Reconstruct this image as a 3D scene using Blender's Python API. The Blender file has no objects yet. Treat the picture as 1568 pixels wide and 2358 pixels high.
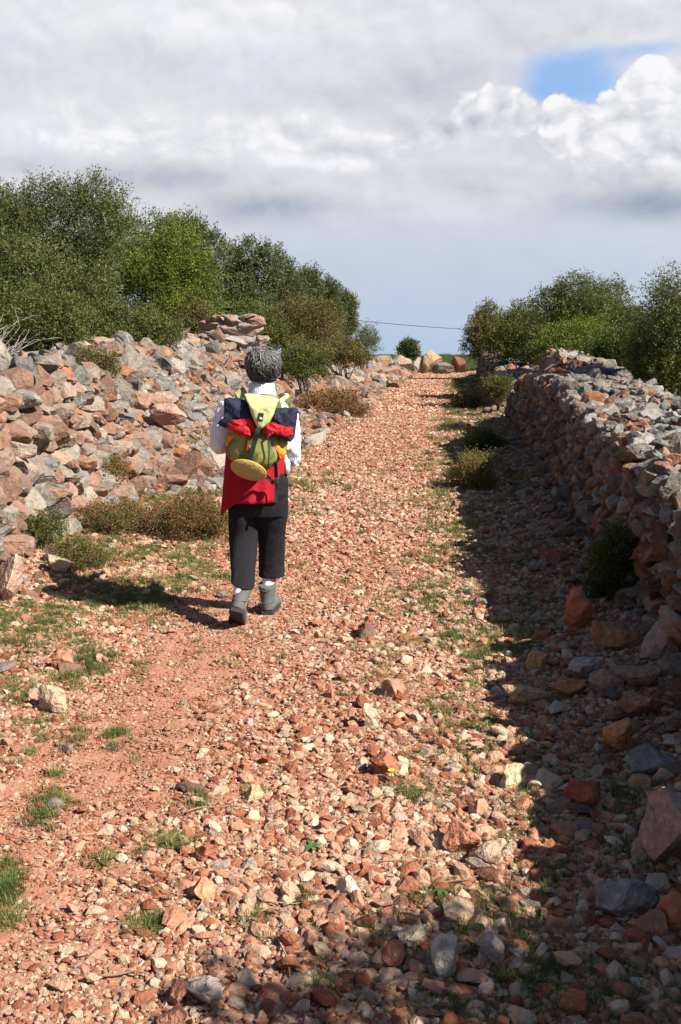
import bpy, bmesh, math, random
import numpy as np
from mathutils import Vector, Matrix, Euler
S = bpy.context.scene
C = S.collection
R = math.radians
# ------------------------------------------------------------------ camera
F = 2489.0; CX = 784.0; CY = 1179.0; HZ = 835.0; CAMZ = 1.58
TH = math.atan((CY - HZ) / F)
cam_d = bpy.data.cameras.new('camera'); cam = bpy.data.objects.new('camera', cam_d); C.objects.link(cam)
cam.location = (0, 0, CAMZ); cam.rotation_euler = (R(90) - TH, 0, 0)
cam_d.sensor_fit = 'VERTICAL'; cam_d.sensor_height = 36; cam_d.lens = 36 * F / 2358
cam_d.clip_start = 0.05; cam_d.clip_end = 8000
S.camera = cam
S.view_settings.view_transform = 'Standard'; S.view_settings.look = 'None'
EXPO = 1.1
S.view_settings.exposure = EXPO; S.view_settings.gamma = 1
S.cycles.max_bounces = 5; S.cycles.diffuse_bounces = 2; S.cycles.transparent_max_bounces = 4
# sun: shadows fall to the left and away
SUN_EL = R(40); SH = Vector((-0.86, 0.51, 0)).normalized()
sd = bpy.data.lights.new('sun', 'SUN'); sd.energy = 5.0; sd.angle = R(0.5); sd.color = (1.0, 0.93, 0.82)
sun = bpy.data.objects.new('sun', sd); C.objects.link(sun)
ldir = Vector((SH.x * math.cos(SUN_EL), SH.y * math.cos(SUN_EL), -math.sin(SUN_EL)))
sun.rotation_euler = ldir.to_track_quat('-Z', 'Y').to_euler(); sun.location = (20, -12, 20)

def s2l(c):
    return tuple(((x / 12.92) if x <= 0.04045 else ((x + 0.055) / 1.055) ** 2.4) for x in c)

def ray(u, v):
    a = (u - CX) / F; b = (CY - v) / F
    return np.array([a, math.cos(TH) + b * math.sin(TH), b * math.cos(TH) - math.sin(TH)])
def at(u, v, Y):
    d = ray(u, v); d = d / d[1]
    return np.array([d[0] * Y, Y, CAMZ + d[2] * Y])
def PQ(u, v):
    d = ray(u, v); return d[0] / d[1], d[2] / d[1]

# ------------------------------------------------------------------ world: sky texture and cloud layer by direction
W = bpy.data.worlds.new('World'); S.world = W; W.use_nodes = True
nt = W.node_tree; nt.nodes.clear()
class G:
    """tiny wrapper for maths between node sockets"""
    def __init__(s, nt): s.nt = nt
    def put(s, sock, v):
        if isinstance(v, (int, float)): sock.default_value = v
        elif isinstance(v, tuple): sock.default_value = v if len(v) == len(sock.default_value) else v + (1,)
        else: s.nt.links.new(v, sock)
    def m(s, op, *a, clamp=False):
        n = s.nt.nodes.new('ShaderNodeMath'); n.operation = op; n.use_clamp = clamp
        for i, x in enumerate(a): s.put(n.inputs[i], x)
        return n.outputs[0]
    def add(s, *a):
        r = a[0]
        for x in a[1:]: r = s.m('ADD', r, x)
        return r
    def mul(s, a, b): return s.m('MULTIPLY', a, b)
    def sub(s, a, b): return s.m('SUBTRACT', a, b)
    def sstep(s, x, lo, hi):
        n = s.nt.nodes.new('ShaderNodeMapRange'); n.interpolation_type = 'SMOOTHSTEP'
        s.put(n.inputs['Value'], x); n.inputs['From Min'].default_value = lo; n.inputs['From Max'].default_value = hi
        return n.outputs[0]
    def vec(s, x, y, z):
        n = s.nt.nodes.new('ShaderNodeCombineXYZ')
        for i, q in enumerate((x, y, z)): s.put(n.inputs[i], q)
        return n.outputs[0]
    def noise(s, v, scale, detail=4, rough=0.5, dist=0.0, out=0, lac=2.0):
        n = s.nt.nodes.new('ShaderNodeTexNoise')
        if v is not None: s.put(n.inputs['Vector'], v)
        n.inputs['Scale'].default_value = scale; n.inputs['Detail'].default_value = detail
        n.inputs['Roughness'].default_value = rough; n.inputs['Distortion'].default_value = dist
        n.inputs['Lacunarity'].default_value = lac
        return n.outputs[out]
    def mix(s, f, a, b, mode='MIX'):
        n = s.nt.nodes.new('ShaderNodeMix'); n.data_type = 'RGBA'; n.blend_type = mode
        s.put(n.inputs[0], f); s.put(n.inputs[6], a); s.put(n.inputs[7], b)
        return n.outputs[2]
    def ramp(s, f, stops):
        n = s.nt.nodes.new('ShaderNodeValToRGB'); s.put(n.inputs[0], f); e = n.color_ramp.elements
        while len(e) < len(stops): e.new(0.5)
        for i, (p, c) in enumerate(stops): e[i].position = p; e[i].color = tuple(c) + (1,)
        return n.outputs[0]
g = G(nt)
tc = nt.nodes.new('ShaderNodeTexCoord'); sep = nt.nodes.new('ShaderNodeSeparateXYZ'); nt.links.new(tc.outputs['Generated'], sep.inputs[0])
DX, DY, DZ = sep.outputs
yy = g.m('MAXIMUM', DY, 0.12)
Pn = g.m('DIVIDE', DX, yy); Qn = g.m('DIVIDE', DZ, yy)
def gauss(u, v, su, sv, rot=0.0):
    p, q = PQ(u, v); su /= F; sv /= F
    dp = g.sub(Pn, p); dq = g.sub(Qn, q); c, s_ = math.cos(rot), math.sin(rot)
    a = g.mul(g.add(g.mul(dp, c), g.mul(dq, s_)), 1 / su); b = g.mul(g.add(g.mul(dp, -s_), g.mul(dq, c)), 1 / sv)
    return g.m('EXPONENT', g.mul(g.add(g.mul(a, a), g.mul(b, b)), -1.0))
wq = g.mul(Qn, 1.3)
wv = g.vec(g.add(Pn, 3.7), wq, 0.31)
warp = g.noise(wv, 7, 4, 0.55, out=1)
sw = nt.nodes.new('ShaderNodeVectorMath'); sw.operation = 'MULTIPLY_ADD'
nt.links.new(warp, sw.inputs[0]); sw.inputs[1].default_value = (0.08, 0.06, 0); nt.links.new(wv, sw.inputs[2])
V1 = sw.outputs[0]
ofs = nt.nodes.new('ShaderNodeVectorMath'); ofs.operation = 'ADD'; nt.links.new(V1, ofs.inputs[0]); ofs.inputs[1].default_value = (0.006, 0.014, 0)
V2 = ofs.outputs[0]
n1 = g.noise(V1, 9, 8, 0.52); n2 = g.noise(V2, 9, 8, 0.52)
n3 = g.noise(V1, 3.2, 3, 0.45)
n4 = g.noise(V1, 30, 6, 0.6)
def billow(vv):
    r_ = 0.0
    for sc_, w_ in ((13, .52), (29, .30), (63, .18), (130, .09)): r_ = g.add(r_, g.mul(g.m('ABSOLUTE', g.sub(g.mul(g.noise(vv, sc_, 0, .5), 2.0), 1.0)), w_ * 2.1))
    return r_
bl1 = billow(V1); bl2 = billow(V2)
# soft light and dark fields, in directions of the photo's clouds: u, v, su, sv, weight, rot
SKY_L = [(180, 60, 260, 80, .10, 0), (850, 30, 500, 50, .06, 0), (600, 300, 220, 60, .10, 0), (200, 285, 220, 50, .13, 0), (1450, 600, 260, 24, .10, 0), (960, 470, 180, 30, .06, 0),
 (1500, 475, 150, 44, -.72, 0), (1330, 500, 120, 36, -.18, 0), (1080, 430, 160, 40, -.16, 0), (620, 480, 170, 34, -.55, 0), (360, 410, 150, 34, -.46, 0), (1000, 560, 240, 30, -.12, 0),
 (60, 380, 120, 28, -.16, 0), (760, 220, 160, 30, -.14, 0), (1020, 180, 170, 36, -.20, .2), (400, 150, 220, 36, -.10, 0), (60, 180, 100, 40, -.08, 0), (1500, 90, 200, 30, .05, 0)]
blob = 0.0
for (u, v, su, sv, w, r) in SKY_L: blob = g.add(blob, g.mul(gauss(u, v, su, sv, r), w))
def mass(circles, amp, soft, lift=0.0):
    """heap cloud: union of rounded heads with a lumpy rim"""
    f = -9.0
    for (u, v, ru, rv) in circles:
        p, q = PQ(u, v); a_ = g.mul(g.sub(Pn, p), F / ru); c_ = g.mul(g.sub(Qn, q), F / rv); d_ = g.m('SQRT', g.add(g.mul(a_, a_), g.mul(c_, c_)))
        f = g.m('MAXIMUM', f, g.sub(1.0, d_))
    return g.sstep(g.add(f, g.mul(g.sub(bl1, .42), amp), g.mul(g.sub(n1, .5), amp)), -soft + lift, soft + lift), f
mA, fA = mass([(1500, 235, 85, 100), (1565, 250, 80, 110), (1425, 280, 70, 68), (1350, 300, 90, 62), (1285, 295, 48, 66), (1480, 370, 150, 90)], .50, .10, .06)
mB, fB = mass([(1155, 245, 60, 48), (1110, 270, 80, 50), (1195, 270, 50, 44), (1030, 300, 70, 38), (960, 320, 70, 34)], .50, .16, .06)
mC, fC = mass([(830, 345, 95, 44), (740, 345, 80, 38), (640, 310, 90, 50), (540, 310, 80, 40), (330, 310, 120, 34), (180, 290, 110, 44), (450, 330, 120, 30)], .7, .38, .08)
L = g.add(0.735, g.mul(blob, g.add(.45, g.mul(n1, .65))), g.mul(g.sub(n1, n2), .75), g.mul(g.sub(n3, .5), .30), g.mul(g.sub(n4, .5), .04), g.mul(g.sub(n1, .5), .26), g.mul(g.sub(bl1, bl2), .10))
def over(L, m_, f_, top, drop, rel):
    body = g.add(top, g.mul(g.m('MAXIMUM', f_, 0.0), -drop), g.mul(g.sub(bl1, bl2), rel), g.mul(g.sub(bl1, .45), .22), g.mul(g.sub(n1, .5), .5), g.mul(blob, .5))
    return g.add(L, g.mul(g.sub(body, L), m_))
L = over(L, g.mul(mC, .62), fC, .86, .12, .30)
L = over(L, g.mul(mB, g.mul(g.sstep(g.sub(PQ(0, 400)[1] and Qn, PQ(784, 400)[1]), 0, .06), .95)), fB, .93, .25, .42)
L = over(L, g.mul(mA, g.sstep(g.sub(Qn, PQ(784, 455)[1]), 0, .05)), fA, .97, .28, .42)
sl = lambda c: tuple(x / 2 ** EXPO for x in s2l(c))
cloud = g.ramp(L, [(0.05, sl((.50, .57, .67))), (0.34, sl((.69, .72, .785))), (0.56, sl((.81, .815, .85))), (0.80, sl((.895, .90, .92))), (1.0, sl((.975, .975, .985)))])
# smooth low sky
low = g.ramp(g.add(g.mul(Qn, 5.0), g.mul(g.sub(n1, .5), .35)), [(0.0, sl((.68, .78, .885))), (0.16, sl((.72, .79, .885))), (0.36, sl((.755, .80, .88))), (0.6, sl((.81, .83, .885)))])
lowf = g.sstep(g.add(Qn, g.mul(g.sub(n3, .5), .10), g.mul(g.sub(n1, .5), .03)), .085, .145)
cloud = g.mix(g.add(g.mul(lowf, .88), .12), low, cloud)
hole = g.add(g.mul(mA, -1.2), g.mul(gauss(1325, 178, 118, 60, -.1), 1.5), g.mul(gauss(1490, 112, 130, 24, .1), .85), g.mul(gauss(1250, 215, 60, 28), .5), g.mul(mB, -.8))
hf = g.sstep(g.add(hole, g.mul(g.sub(n1, .5), 2.4), g.mul(g.sub(n4, .5), .8)), .10, 1.35)
cloud = g.mix(g.mul(hf, .84), cloud, sl((.53, .725, .95)))
sky = nt.nodes.new('ShaderNodeTexSky'); sky.sky_type = 'NISHITA'; sky.sun_disc = False
sky.sun_elevation = SUN_EL; sky.sun_rotation = math.atan2(-SH.x, -SH.y); sky.air_density = 1.0; sky.dust_density = 0.6
front = g.mul(g.sstep(DY, .50, .85), g.sstep(g.mul(DZ, -1), -.56, -.34))
b1 = nt.nodes.new('ShaderNodeBackground'); b2 = nt.nodes.new('ShaderNodeBackground')
nt.links.new(sky.outputs[0], b1.inputs[0]); b1.inputs[1].default_value = 0.05
nt.links.new(cloud, b2.inputs[0]); b2.inputs[1].default_value = 1.0
ms = nt.nodes.new('ShaderNodeMixShader'); nt.links.new(front, ms.inputs[0]); nt.links.new(b1.outputs[0], ms.inputs[1]); nt.links.new(b2.outputs[0], ms.inputs[2])
wo = nt.nodes.new('ShaderNodeOutputWorld'); nt.links.new(ms.outputs[0], wo.inputs[0])

# ------------------------------------------------------------------ terrain functions (x right, y ahead, metres)
def sst(x, a, b):
    t = np.clip((np.asarray(x, float) - a) / (b - a), 0, 1); return t * t * (3 - 2 * t)
def vn(x, y, s, seed=0):
    """smooth pseudo noise -1..1"""
    x = np.asarray(x, float) * s + seed * 13.1; y = np.asarray(y, float) * s + seed * 7.7
    return (np.sin(x * 1.7 + 1.3 * np.sin(y * 1.1 + seed)) + np.sin(y * 2.1 + 1.7 * np.sin(x * 0.9 + 2 * seed)) + np.sin((x + y) * 1.3 + 2.1 * np.sin((x - y) * 1.2))) / 3
def xl(y): return -3.15 + 0.110 * np.minimum(y, 70) + 0.12 * vn(y, 0, .35, 3)
def xr(y): return 1.06 + 0.103 * np.minimum(y, 70) + 0.05 * vn(y, 0, .5, 5)
HRy = [-6, 2, 4.6, 5.1, 5.6, 6.2, 8, 10.5, 12, 13, 14.5, 16, 17.5, 19, 20.4, 24, 25.5, 30, 36, 42, 46, 49]
HRh = [.75, .70, .76, .62, .76, .82, .86, .92, .98, 1.0, .98, .94, .86, .70, .42, .45, .74, .86, .96, 1.06, .9, .2]
def HR(y): return np.interp(y, HRy, HRh, left=.85, right=0) + .03 * vn(y, 0, 2.2, 9)
HLy = [-6, 4, 6, 7.5, 9, 10.4, 11.2, 12.2, 13.2, 14.5, 18, 20, 22, 24, 28, 36, 46, 54]
HLh = [1.1, 1.1, 1.15, 1.22, 1.30, 1.28, .95, .95, 1.25, 1.42, 1.48, 1.55, 1.35, .95, .75, .65, .6, .3]
def HUMP(y, dd): return .36 * np.exp(-((np.asarray(y, float) - 15.2) / 1.5) ** 2) * sst(dd, -.02, .26) * (1 - .45 * sst(dd, .45, 1.0))
def HL(y): return np.interp(y, HLy, HLh, right=0.2) + .05 * vn(y, 0, 1.3, 4)
def WL(y): return np.interp(y, [0, 8, 10.5, 12.5, 15, 22, 30], [.45, .5, .6, 1.3, 1.45, 1.4, 1.2])   # width over which the left bank rises
def base(x, y):
    y = np.asarray(y, float); x = np.asarray(x, float)
    z = 0.02 * np.minimum(y, 95)
    z = z + 0.9 * (sst(y, 70, 96) * .15) - 9 * sst(y, 105, 420)
    z = z + 0.12 * (1 - sst(x, xl(y) - .2, xl(y) + 1.3)) + .10 * sst(x, xr(y) - .7, xr(y) + .1)
    out = (1 - sst(x, xl(y) - 4.5, xl(y) - 1.8)) + sst(x, xr(y) + 1.2, xr(y) + 3.0)
    z = z + out * .45 * (1 - sst(y, 45, 70))
    z = z + .018 * vn(x, y, 1.6, 1) + .008 * vn(x, y, 5, 2) + .05 * vn(x, y, .25, 6) * sst(y, 8, 20)
    return z
def ground(x, y):
    y = np.asarray(y, float); x = np.asarray(x, float)
    d = xl(y) - x
    hl = HL(y) * sst(d, -.05, WL(y)) * (1 - sst(d, 1.9, 3.4)) * (.93 + .07 * vn(x, y, 2.5, 8))
    return base(x, y) + hl * (1 - sst(y, 50, 56))
HT = np.geomspace(1.2, 400, 900)
def hit(u, v, f=base):
    d = ray(u, v); dz = CAMZ + d[2] * HT - f(d[0] * HT, d[1] * HT); i = int(np.argmax(dz < 0)); t0, t1 = HT[i - 1], HT[i]
    t = t0 + (t1 - t0) * dz[i - 1] / (dz[i - 1] - dz[i])
    return np.array([0, 0, CAMZ]) + d * t
# ------------------------------------------------------------------ object helpers
def tag(o, label=None, cat=None, group=None, kind=None):
    if label: o['label'] = label
    if cat: o['category'] = cat
    if group: o['group'] = group
    if kind: o['kind'] = kind
    return o
def empty(name, loc, label=None, cat=None, group=None, rz=0):
    o = bpy.data.objects.new(name, None); C.objects.link(o); o.location = loc; o.rotation_euler = (0, 0, rz); o.empty_display_size = .1
    return tag(o, label, cat, group)
def npmesh(name, V, Fs, mat, parent=None, col=None, smooth=False, loc=None, mats=None, midx=None):
    """Fs: int array (n,3) or (n,4)"""
    V = np.asarray(V, np.float32); Fs = np.asarray(Fs, np.int32)
    if loc is not None: V = V - np.asarray(loc, np.float32)
    me = bpy.data.meshes.new(name); k = Fs.shape[1]
    me.vertices.add(len(V)); me.vertices.foreach_set('co', V.ravel())
    me.loops.add(Fs.size); me.loops.foreach_set('vertex_index', Fs.ravel())
    me.polygons.add(len(Fs)); me.polygons.foreach_set('loop_start', np.arange(0, Fs.size, k, dtype=np.int32))
    me.polygons.foreach_set('loop_total', np.full(len(Fs), k, np.int32))
    me.polygons.foreach_set('use_smooth', np.full(len(Fs), smooth, bool))
    if col is not None:
        a = me.color_attributes.new('Col', 'FLOAT_COLOR', 'POINT'); c4 = np.ones((len(V), 4), np.float32); c4[:, :3] = col
        a.data.foreach_set('color', c4.ravel())
    for m_ in (mats or [mat]): me.materials.append(m_)
    if midx is not None: me.polygons.foreach_set('material_index', np.asarray(midx, np.int32))
    me.update(); me.validate()
    o = bpy.data.objects.new(name, me); C.objects.link(o)
    if loc is not None: o.location = loc
    if parent is not None: o.parent = parent
    return o
# ------------------------------------------------------------------ materials
def newmat(name):
    m = bpy.data.materials.new(name); m.use_nodes = True; m.node_tree.nodes.clear(); gg = G(m.node_tree)
    b = m.node_tree.nodes.new('ShaderNodeBsdfPrincipled'); o = m.node_tree.nodes.new('ShaderNodeOutputMaterial')
    m.node_tree.links.new(b.outputs[0], o.inputs[0]); b.inputs['Roughness'].default_value = .9; b.inputs['Specular IOR Level'].default_value = .25
    return m, gg, b, o
def attr(gg, name, typ='GEOMETRY', out='Color'):
    n = gg.nt.nodes.new('ShaderNodeAttribute'); n.attribute_name = name; n.attribute_type = typ; return n.outputs[out]
def bump(gg, b, h, strength=.5, dist=.01):
    n = gg.nt.nodes.new('ShaderNodeBump'); n.inputs['Strength'].default_value = strength; n.inputs['Distance'].default_value = dist
    gg.put(n.inputs['Height'], h); gg.nt.links.new(n.outputs[0], b.inputs['Normal'])
def gco(gg, out='Object'):
    n = gg.nt.nodes.new('ShaderNodeTexCoord'); return n.outputs[out]
def rockmat(name, inst=False, sc=1.0):
    m, gg, b, o = newmat(name)
    co = gco(gg)
    if inst:
        col = attr(gg, 'gcol', 'INSTANCER'); rnd = gg.nt.nodes.new('ShaderNodeObjectInfo').outputs['Random']
        va = gg.nt.nodes.new('ShaderNodeVectorMath'); va.operation = 'ADD'; gg.nt.links.new(co, va.inputs[0])
        gg.put(va.inputs[1], gg.vec(gg.mul(rnd, 37.), gg.mul(rnd, 11.), 0.0)); co = va.outputs[0]
    else:
        col = attr(gg, 'Col')
    a = gg.noise(co, 9 * sc, 5, .6); bb = gg.noise(co, 34 * sc, 4, .65); c = gg.noise(co, 2.6 * sc, 3, .5)
    f = gg.add(.47 if inst else .50, gg.mul(a, .62 if inst else .75), gg.mul(gg.sub(bb, .5), .55 if inst else 1.1), gg.mul(gg.sstep(gg.noise(co, 17 * sc, 3, .7), .36, .26), -.30))
    dark = gg.mix(1.0, col, gg.vec(f, f, f), 'MULTIPLY')
    # iron stain and pale crust patches
    st = gg.mul(gg.sstep(c, .50, .68), .38)
    c2 = gg.mix(st, dark, gg.mix(.45, col, (.46, .17, .075)))
    pale = gg.mul(gg.sstep(bb, .58, .70), .30)
    c3 = gg.mix(pale, c2, gg.mix(.55, col, (.62, .57, .49)))
    gg.nt.links.new(c3, b.inputs['Base Color']); b.inputs['Roughness'].default_value = .92
    bump(gg, b, gg.add(gg.mul(a, .8), gg.mul(bb, .12 if inst else .35)), .5 if inst else .95, .045 / sc if not inst else .10)
    return m
M_ROCK = rockmat('limestone'); M_GRAV = rockmat('gravel_stone', True, .25)
def leafmat(name, trans=.28):
    m, gg, b, o = newmat(name)
    col = attr(gg, 'Col'); nt_ = m.node_tree
    nt_.links.new(col, b.inputs['Base Color']); b.inputs['Roughness'].default_value = .6; b.inputs['Specular IOR Level'].default_value = .22
    t = nt_.nodes.new('ShaderNodeBsdfTranslucent'); c2 = gg.mix(.5, col, (.16, .22, .02)); nt_.links.new(c2, t.inputs[0])
    mx = nt_.nodes.new('ShaderNodeMixShader'); mx.inputs[0].default_value = trans
    nt_.links.new(b.outputs[0], mx.inputs[1]); nt_.links.new(t.outputs[0], mx.inputs[2]); nt_.links.new(mx.outputs[0], o.inputs[0])
    return m
M_LEAF = leafmat('leaf')
def barkmat():
    m, gg, b, o = newmat('bark'); co = gco(gg)
    n = gg.noise(co, 14, 5, .6)
    gg.nt.links.new(gg.ramp(n, [(.3, (.06, .05, .04)), (.7, (.22, .19, .16))]), b.inputs['Base Color']); bump(gg, b, n, .6, .01); return m
M_BARK = barkmat()
def plain(name, c, rough=.8, spec=.3, nsc=60, amt=.25, bs=.3, bd=.003):
    m, gg, b, o = newmat(name); co = gco(gg); n = gg.noise(co, nsc, 4, .6)
    f = gg.add(1 - amt * .5, gg.mul(n, amt))
    gg.nt.links.new(gg.mix(1.0, tuple(c), gg.vec(f, f, f), 'MULTIPLY'), b.inputs['Base Color'])
    b.inputs['Roughness'].default_value = rough; b.inputs['Specular IOR Level'].default_value = spec
    bump(gg, b, n, bs, bd); return m
# ------------------------------------------------------------------ ground sheet
ys = np.concatenate([np.linspace(-14, 1.8, 30), 1.8 + np.cumsum(np.geomspace(.028, .35, 340))]); ys = np.concatenate([ys[ys < 60], np.geomspace(60, 110, 26), np.geomspace(114, 4200, 36)])
tt = np.linspace(-1, 1, 300); xs = np.sign(tt) * (np.abs(tt) * 4.2 + np.abs(tt) ** 9 * 60 + np.abs(tt) ** 40 * 3800)
X, Y = np.meshgrid(xs, ys); X = X + .055 * np.clip(Y, 0, 60) * 1.9 * (np.abs(X) < 80)
Z = ground(X, Y) + .006 * vn(X, Y, 14, 3) + .004 * vn(X, Y, 31, 5)
nx, ny = len(xs), len(ys); idx = np.arange(nx * ny).reshape(ny, nx)
Fg = np.stack([idx[:-1, :-1].ravel(), idx[:-1, 1:].ravel(), idx[1:, 1:].ravel(), idx[1:, :-1].ravel()], 1)
inside = sst(X, xl(Y) - 2.2, xl(Y) - 1.2) * (1 - sst(X, xr(Y) + 1.0, xr(Y) + 1.8)) * (1 - sst(Y, 56, 62))
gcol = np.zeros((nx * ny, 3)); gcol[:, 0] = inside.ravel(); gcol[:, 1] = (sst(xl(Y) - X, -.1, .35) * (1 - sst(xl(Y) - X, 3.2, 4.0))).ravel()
def groundmat():
    m, gg, b, o = newmat('red_soil'); co = gco(gg); z = gg.nt.nodes.new('ShaderNodeSeparateColor'); gg.nt.links.new(attr(gg, 'Col'), z.inputs[0])
    a = gg.noise(co, 3, 5, .6); c = gg.noise(co, 45, 5, .65); d = gg.noise(co, 1.1, 4, .6)
    soil = gg.ramp(gg.add(gg.mul(a, .5), gg.mul(c, .5)), [(.3, (.25, .105, .067)), (.5, (.36, .165, .108)), (.7, (.47, .28, .19))])
    gr = gg.ramp(gg.add(gg.mul(c, .4), gg.mul(d, .6)), [(.36, (.055, .075, .022)), (.5, (.10, .12, .035)), (.62, (.22, .17, .08)), (.72, (.36, .22, .13))])
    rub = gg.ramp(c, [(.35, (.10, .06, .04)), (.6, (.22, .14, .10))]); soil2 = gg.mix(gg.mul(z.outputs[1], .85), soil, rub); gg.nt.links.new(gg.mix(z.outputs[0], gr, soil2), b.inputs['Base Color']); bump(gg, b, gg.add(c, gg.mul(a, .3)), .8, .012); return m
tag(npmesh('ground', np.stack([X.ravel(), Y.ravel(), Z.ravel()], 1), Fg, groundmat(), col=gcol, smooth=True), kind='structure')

# ------------------------------------------------------------------ rocks
def ico(sub):
    bm = bmesh.new(); bmesh.ops.create_icosphere(bm, subdivisions=sub, radius=1)
    V = np.array([v.co[:] for v in bm.verts]); Fv = np.array([[v.index for v in f.verts] for f in bm.faces]); bm.free(); return V, Fv
ICO = {s: ico(s) for s in (1, 2, 3, 4, 5)}
def rock(seed, sub=2, planes=11, lo=.50, hi=.86, rough=.03, dims=(1, .85, .68)):
    r = np.random.default_rng(seed); V, Fv = ICO[sub]; V = V.copy()
    k = 1.3 + .4 * r.random()
    V = V * (np.sum(np.abs(V) ** (2 * k), 1) ** (-1 / (2 * k)))[:, None] * .93      # a boxy start
    for i in range(planes):
        n = r.normal(size=3); n /= np.linalg.norm(n); d = r.uniform(lo, hi); s = V @ n; q = s > d
        V[q] -= (s[q] - d)[:, None] * n
    if rough > 0:
        o = r.random(3) * 9
        for fr, am in ((2.2, 1.), (5, .7), (11, .5), (23, .25)):
            q = V * fr + o
            nz = np.sin(q[:, 0] + 1.3 * np.sin(q[:, 1] * 1.1)) + np.sin(q[:, 1] * 1.2 + 1.5 * np.sin(q[:, 2])) + np.sin(q[:, 2] * 1.1 + 1.2 * np.sin(q[:, 0] * .9))
            V = V * (1 + rough * am * nz / 1.6)[:, None]
    V = V * np.array(dims); return V - (V.max(0) + V.min(0)) / 2, Fv
def rotm(r, n, tilt=None):
    """n random rotation matrices; tilt limits how far they lean"""
    if tilt is None:
        q = r.normal(size=(n, 4)); q /= np.linalg.norm(q, axis=1)[:, None]
        w, x, y, z = q.T
        return np.stack([1 - 2 * (y * y + z * z), 2 * (x * y - z * w), 2 * (x * z + y * w), 2 * (x * y + z * w), 1 - 2 * (x * x + z * z), 2 * (y * z - x * w), 2 * (x * z - y * w), 2 * (y * z + x * w), 1 - 2 * (x * x + y * y)], 1).reshape(n, 3, 3)
    a = r.uniform(0, 2 * np.pi, n); tx = r.normal(0, tilt, n); ty = r.normal(0, tilt, n); out = np.zeros((n, 3, 3))
    for i in range(n): out[i] = np.array(Euler((tx[i], ty[i], a[i])).to_matrix())
    return out
PALR = np.array([[.50, .34, .26], [.42, .25, .18], [.56, .42, .33], [.38, .33, .29], [.46, .41, .35], [.36, .21, .15], [.52, .45, .37], [.47, .30, .22]])
PGREY = np.array([[.37, .355, .33], [.44, .42, .385], [.30, .29, .275], [.50, .475, .435], [.42, .35, .30]])
PRED = np.array([[.50, .27, .17], [.44, .21, .12], [.55, .35, .24], [.54, .41, .31], [.38, .24, .18], [.52, .23, .12]])
PROTO = {s: [rock(100 + i, s, 15, lo=.42, hi=.84, rough=(.055 if s > 2 else .04), dims=(1, .8 + .2 * (i % 3) / 2, .55 + .12 * (i % 4))) for i in range(14)] for s in (1, 2, 3)}
def merge_rocks(P, Sx, Rm, col, sub, r):
    """P (n,3), Sx (n,3) half sizes, Rm (n,3,3), col (n,3), sub (n,)"""
    Vs, Fs, Cs, off = [], [], [], 0; pid = r.integers(0, 14, len(P))
    for s in np.unique(sub):
        for k in range(14):
            q = np.where((pid == k) & (sub == s))[0]
            if len(q) == 0: continue
            V0, F0 = PROTO[int(s)][k]; V0 = V0 / np.abs(V0).max(0)
            V = np.einsum('nij,nvj->nvi', Rm[q], V0[None] * Sx[q][:, None, :]) + P[q][:, None, :]
            Vs.append(V.reshape(-1, 3)); Fs.append((F0[None] + (np.arange(len(q)) * len(V0))[:, None, None]).reshape(-1, 3) + off)
            Cs.append(np.repeat(col[q], len(V0), 0)); off += len(q) * len(V0)
    return np.concatenate(Vs), np.concatenate(Fs), np.concatenate(Cs)
def pick(pal, r, n, jit=.16):
    c = pal[r.integers(0, len(pal), n)] * (1 + r.normal(0, jit, (n, 1))) * .50; return np.clip(c, .02, .75)

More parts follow.
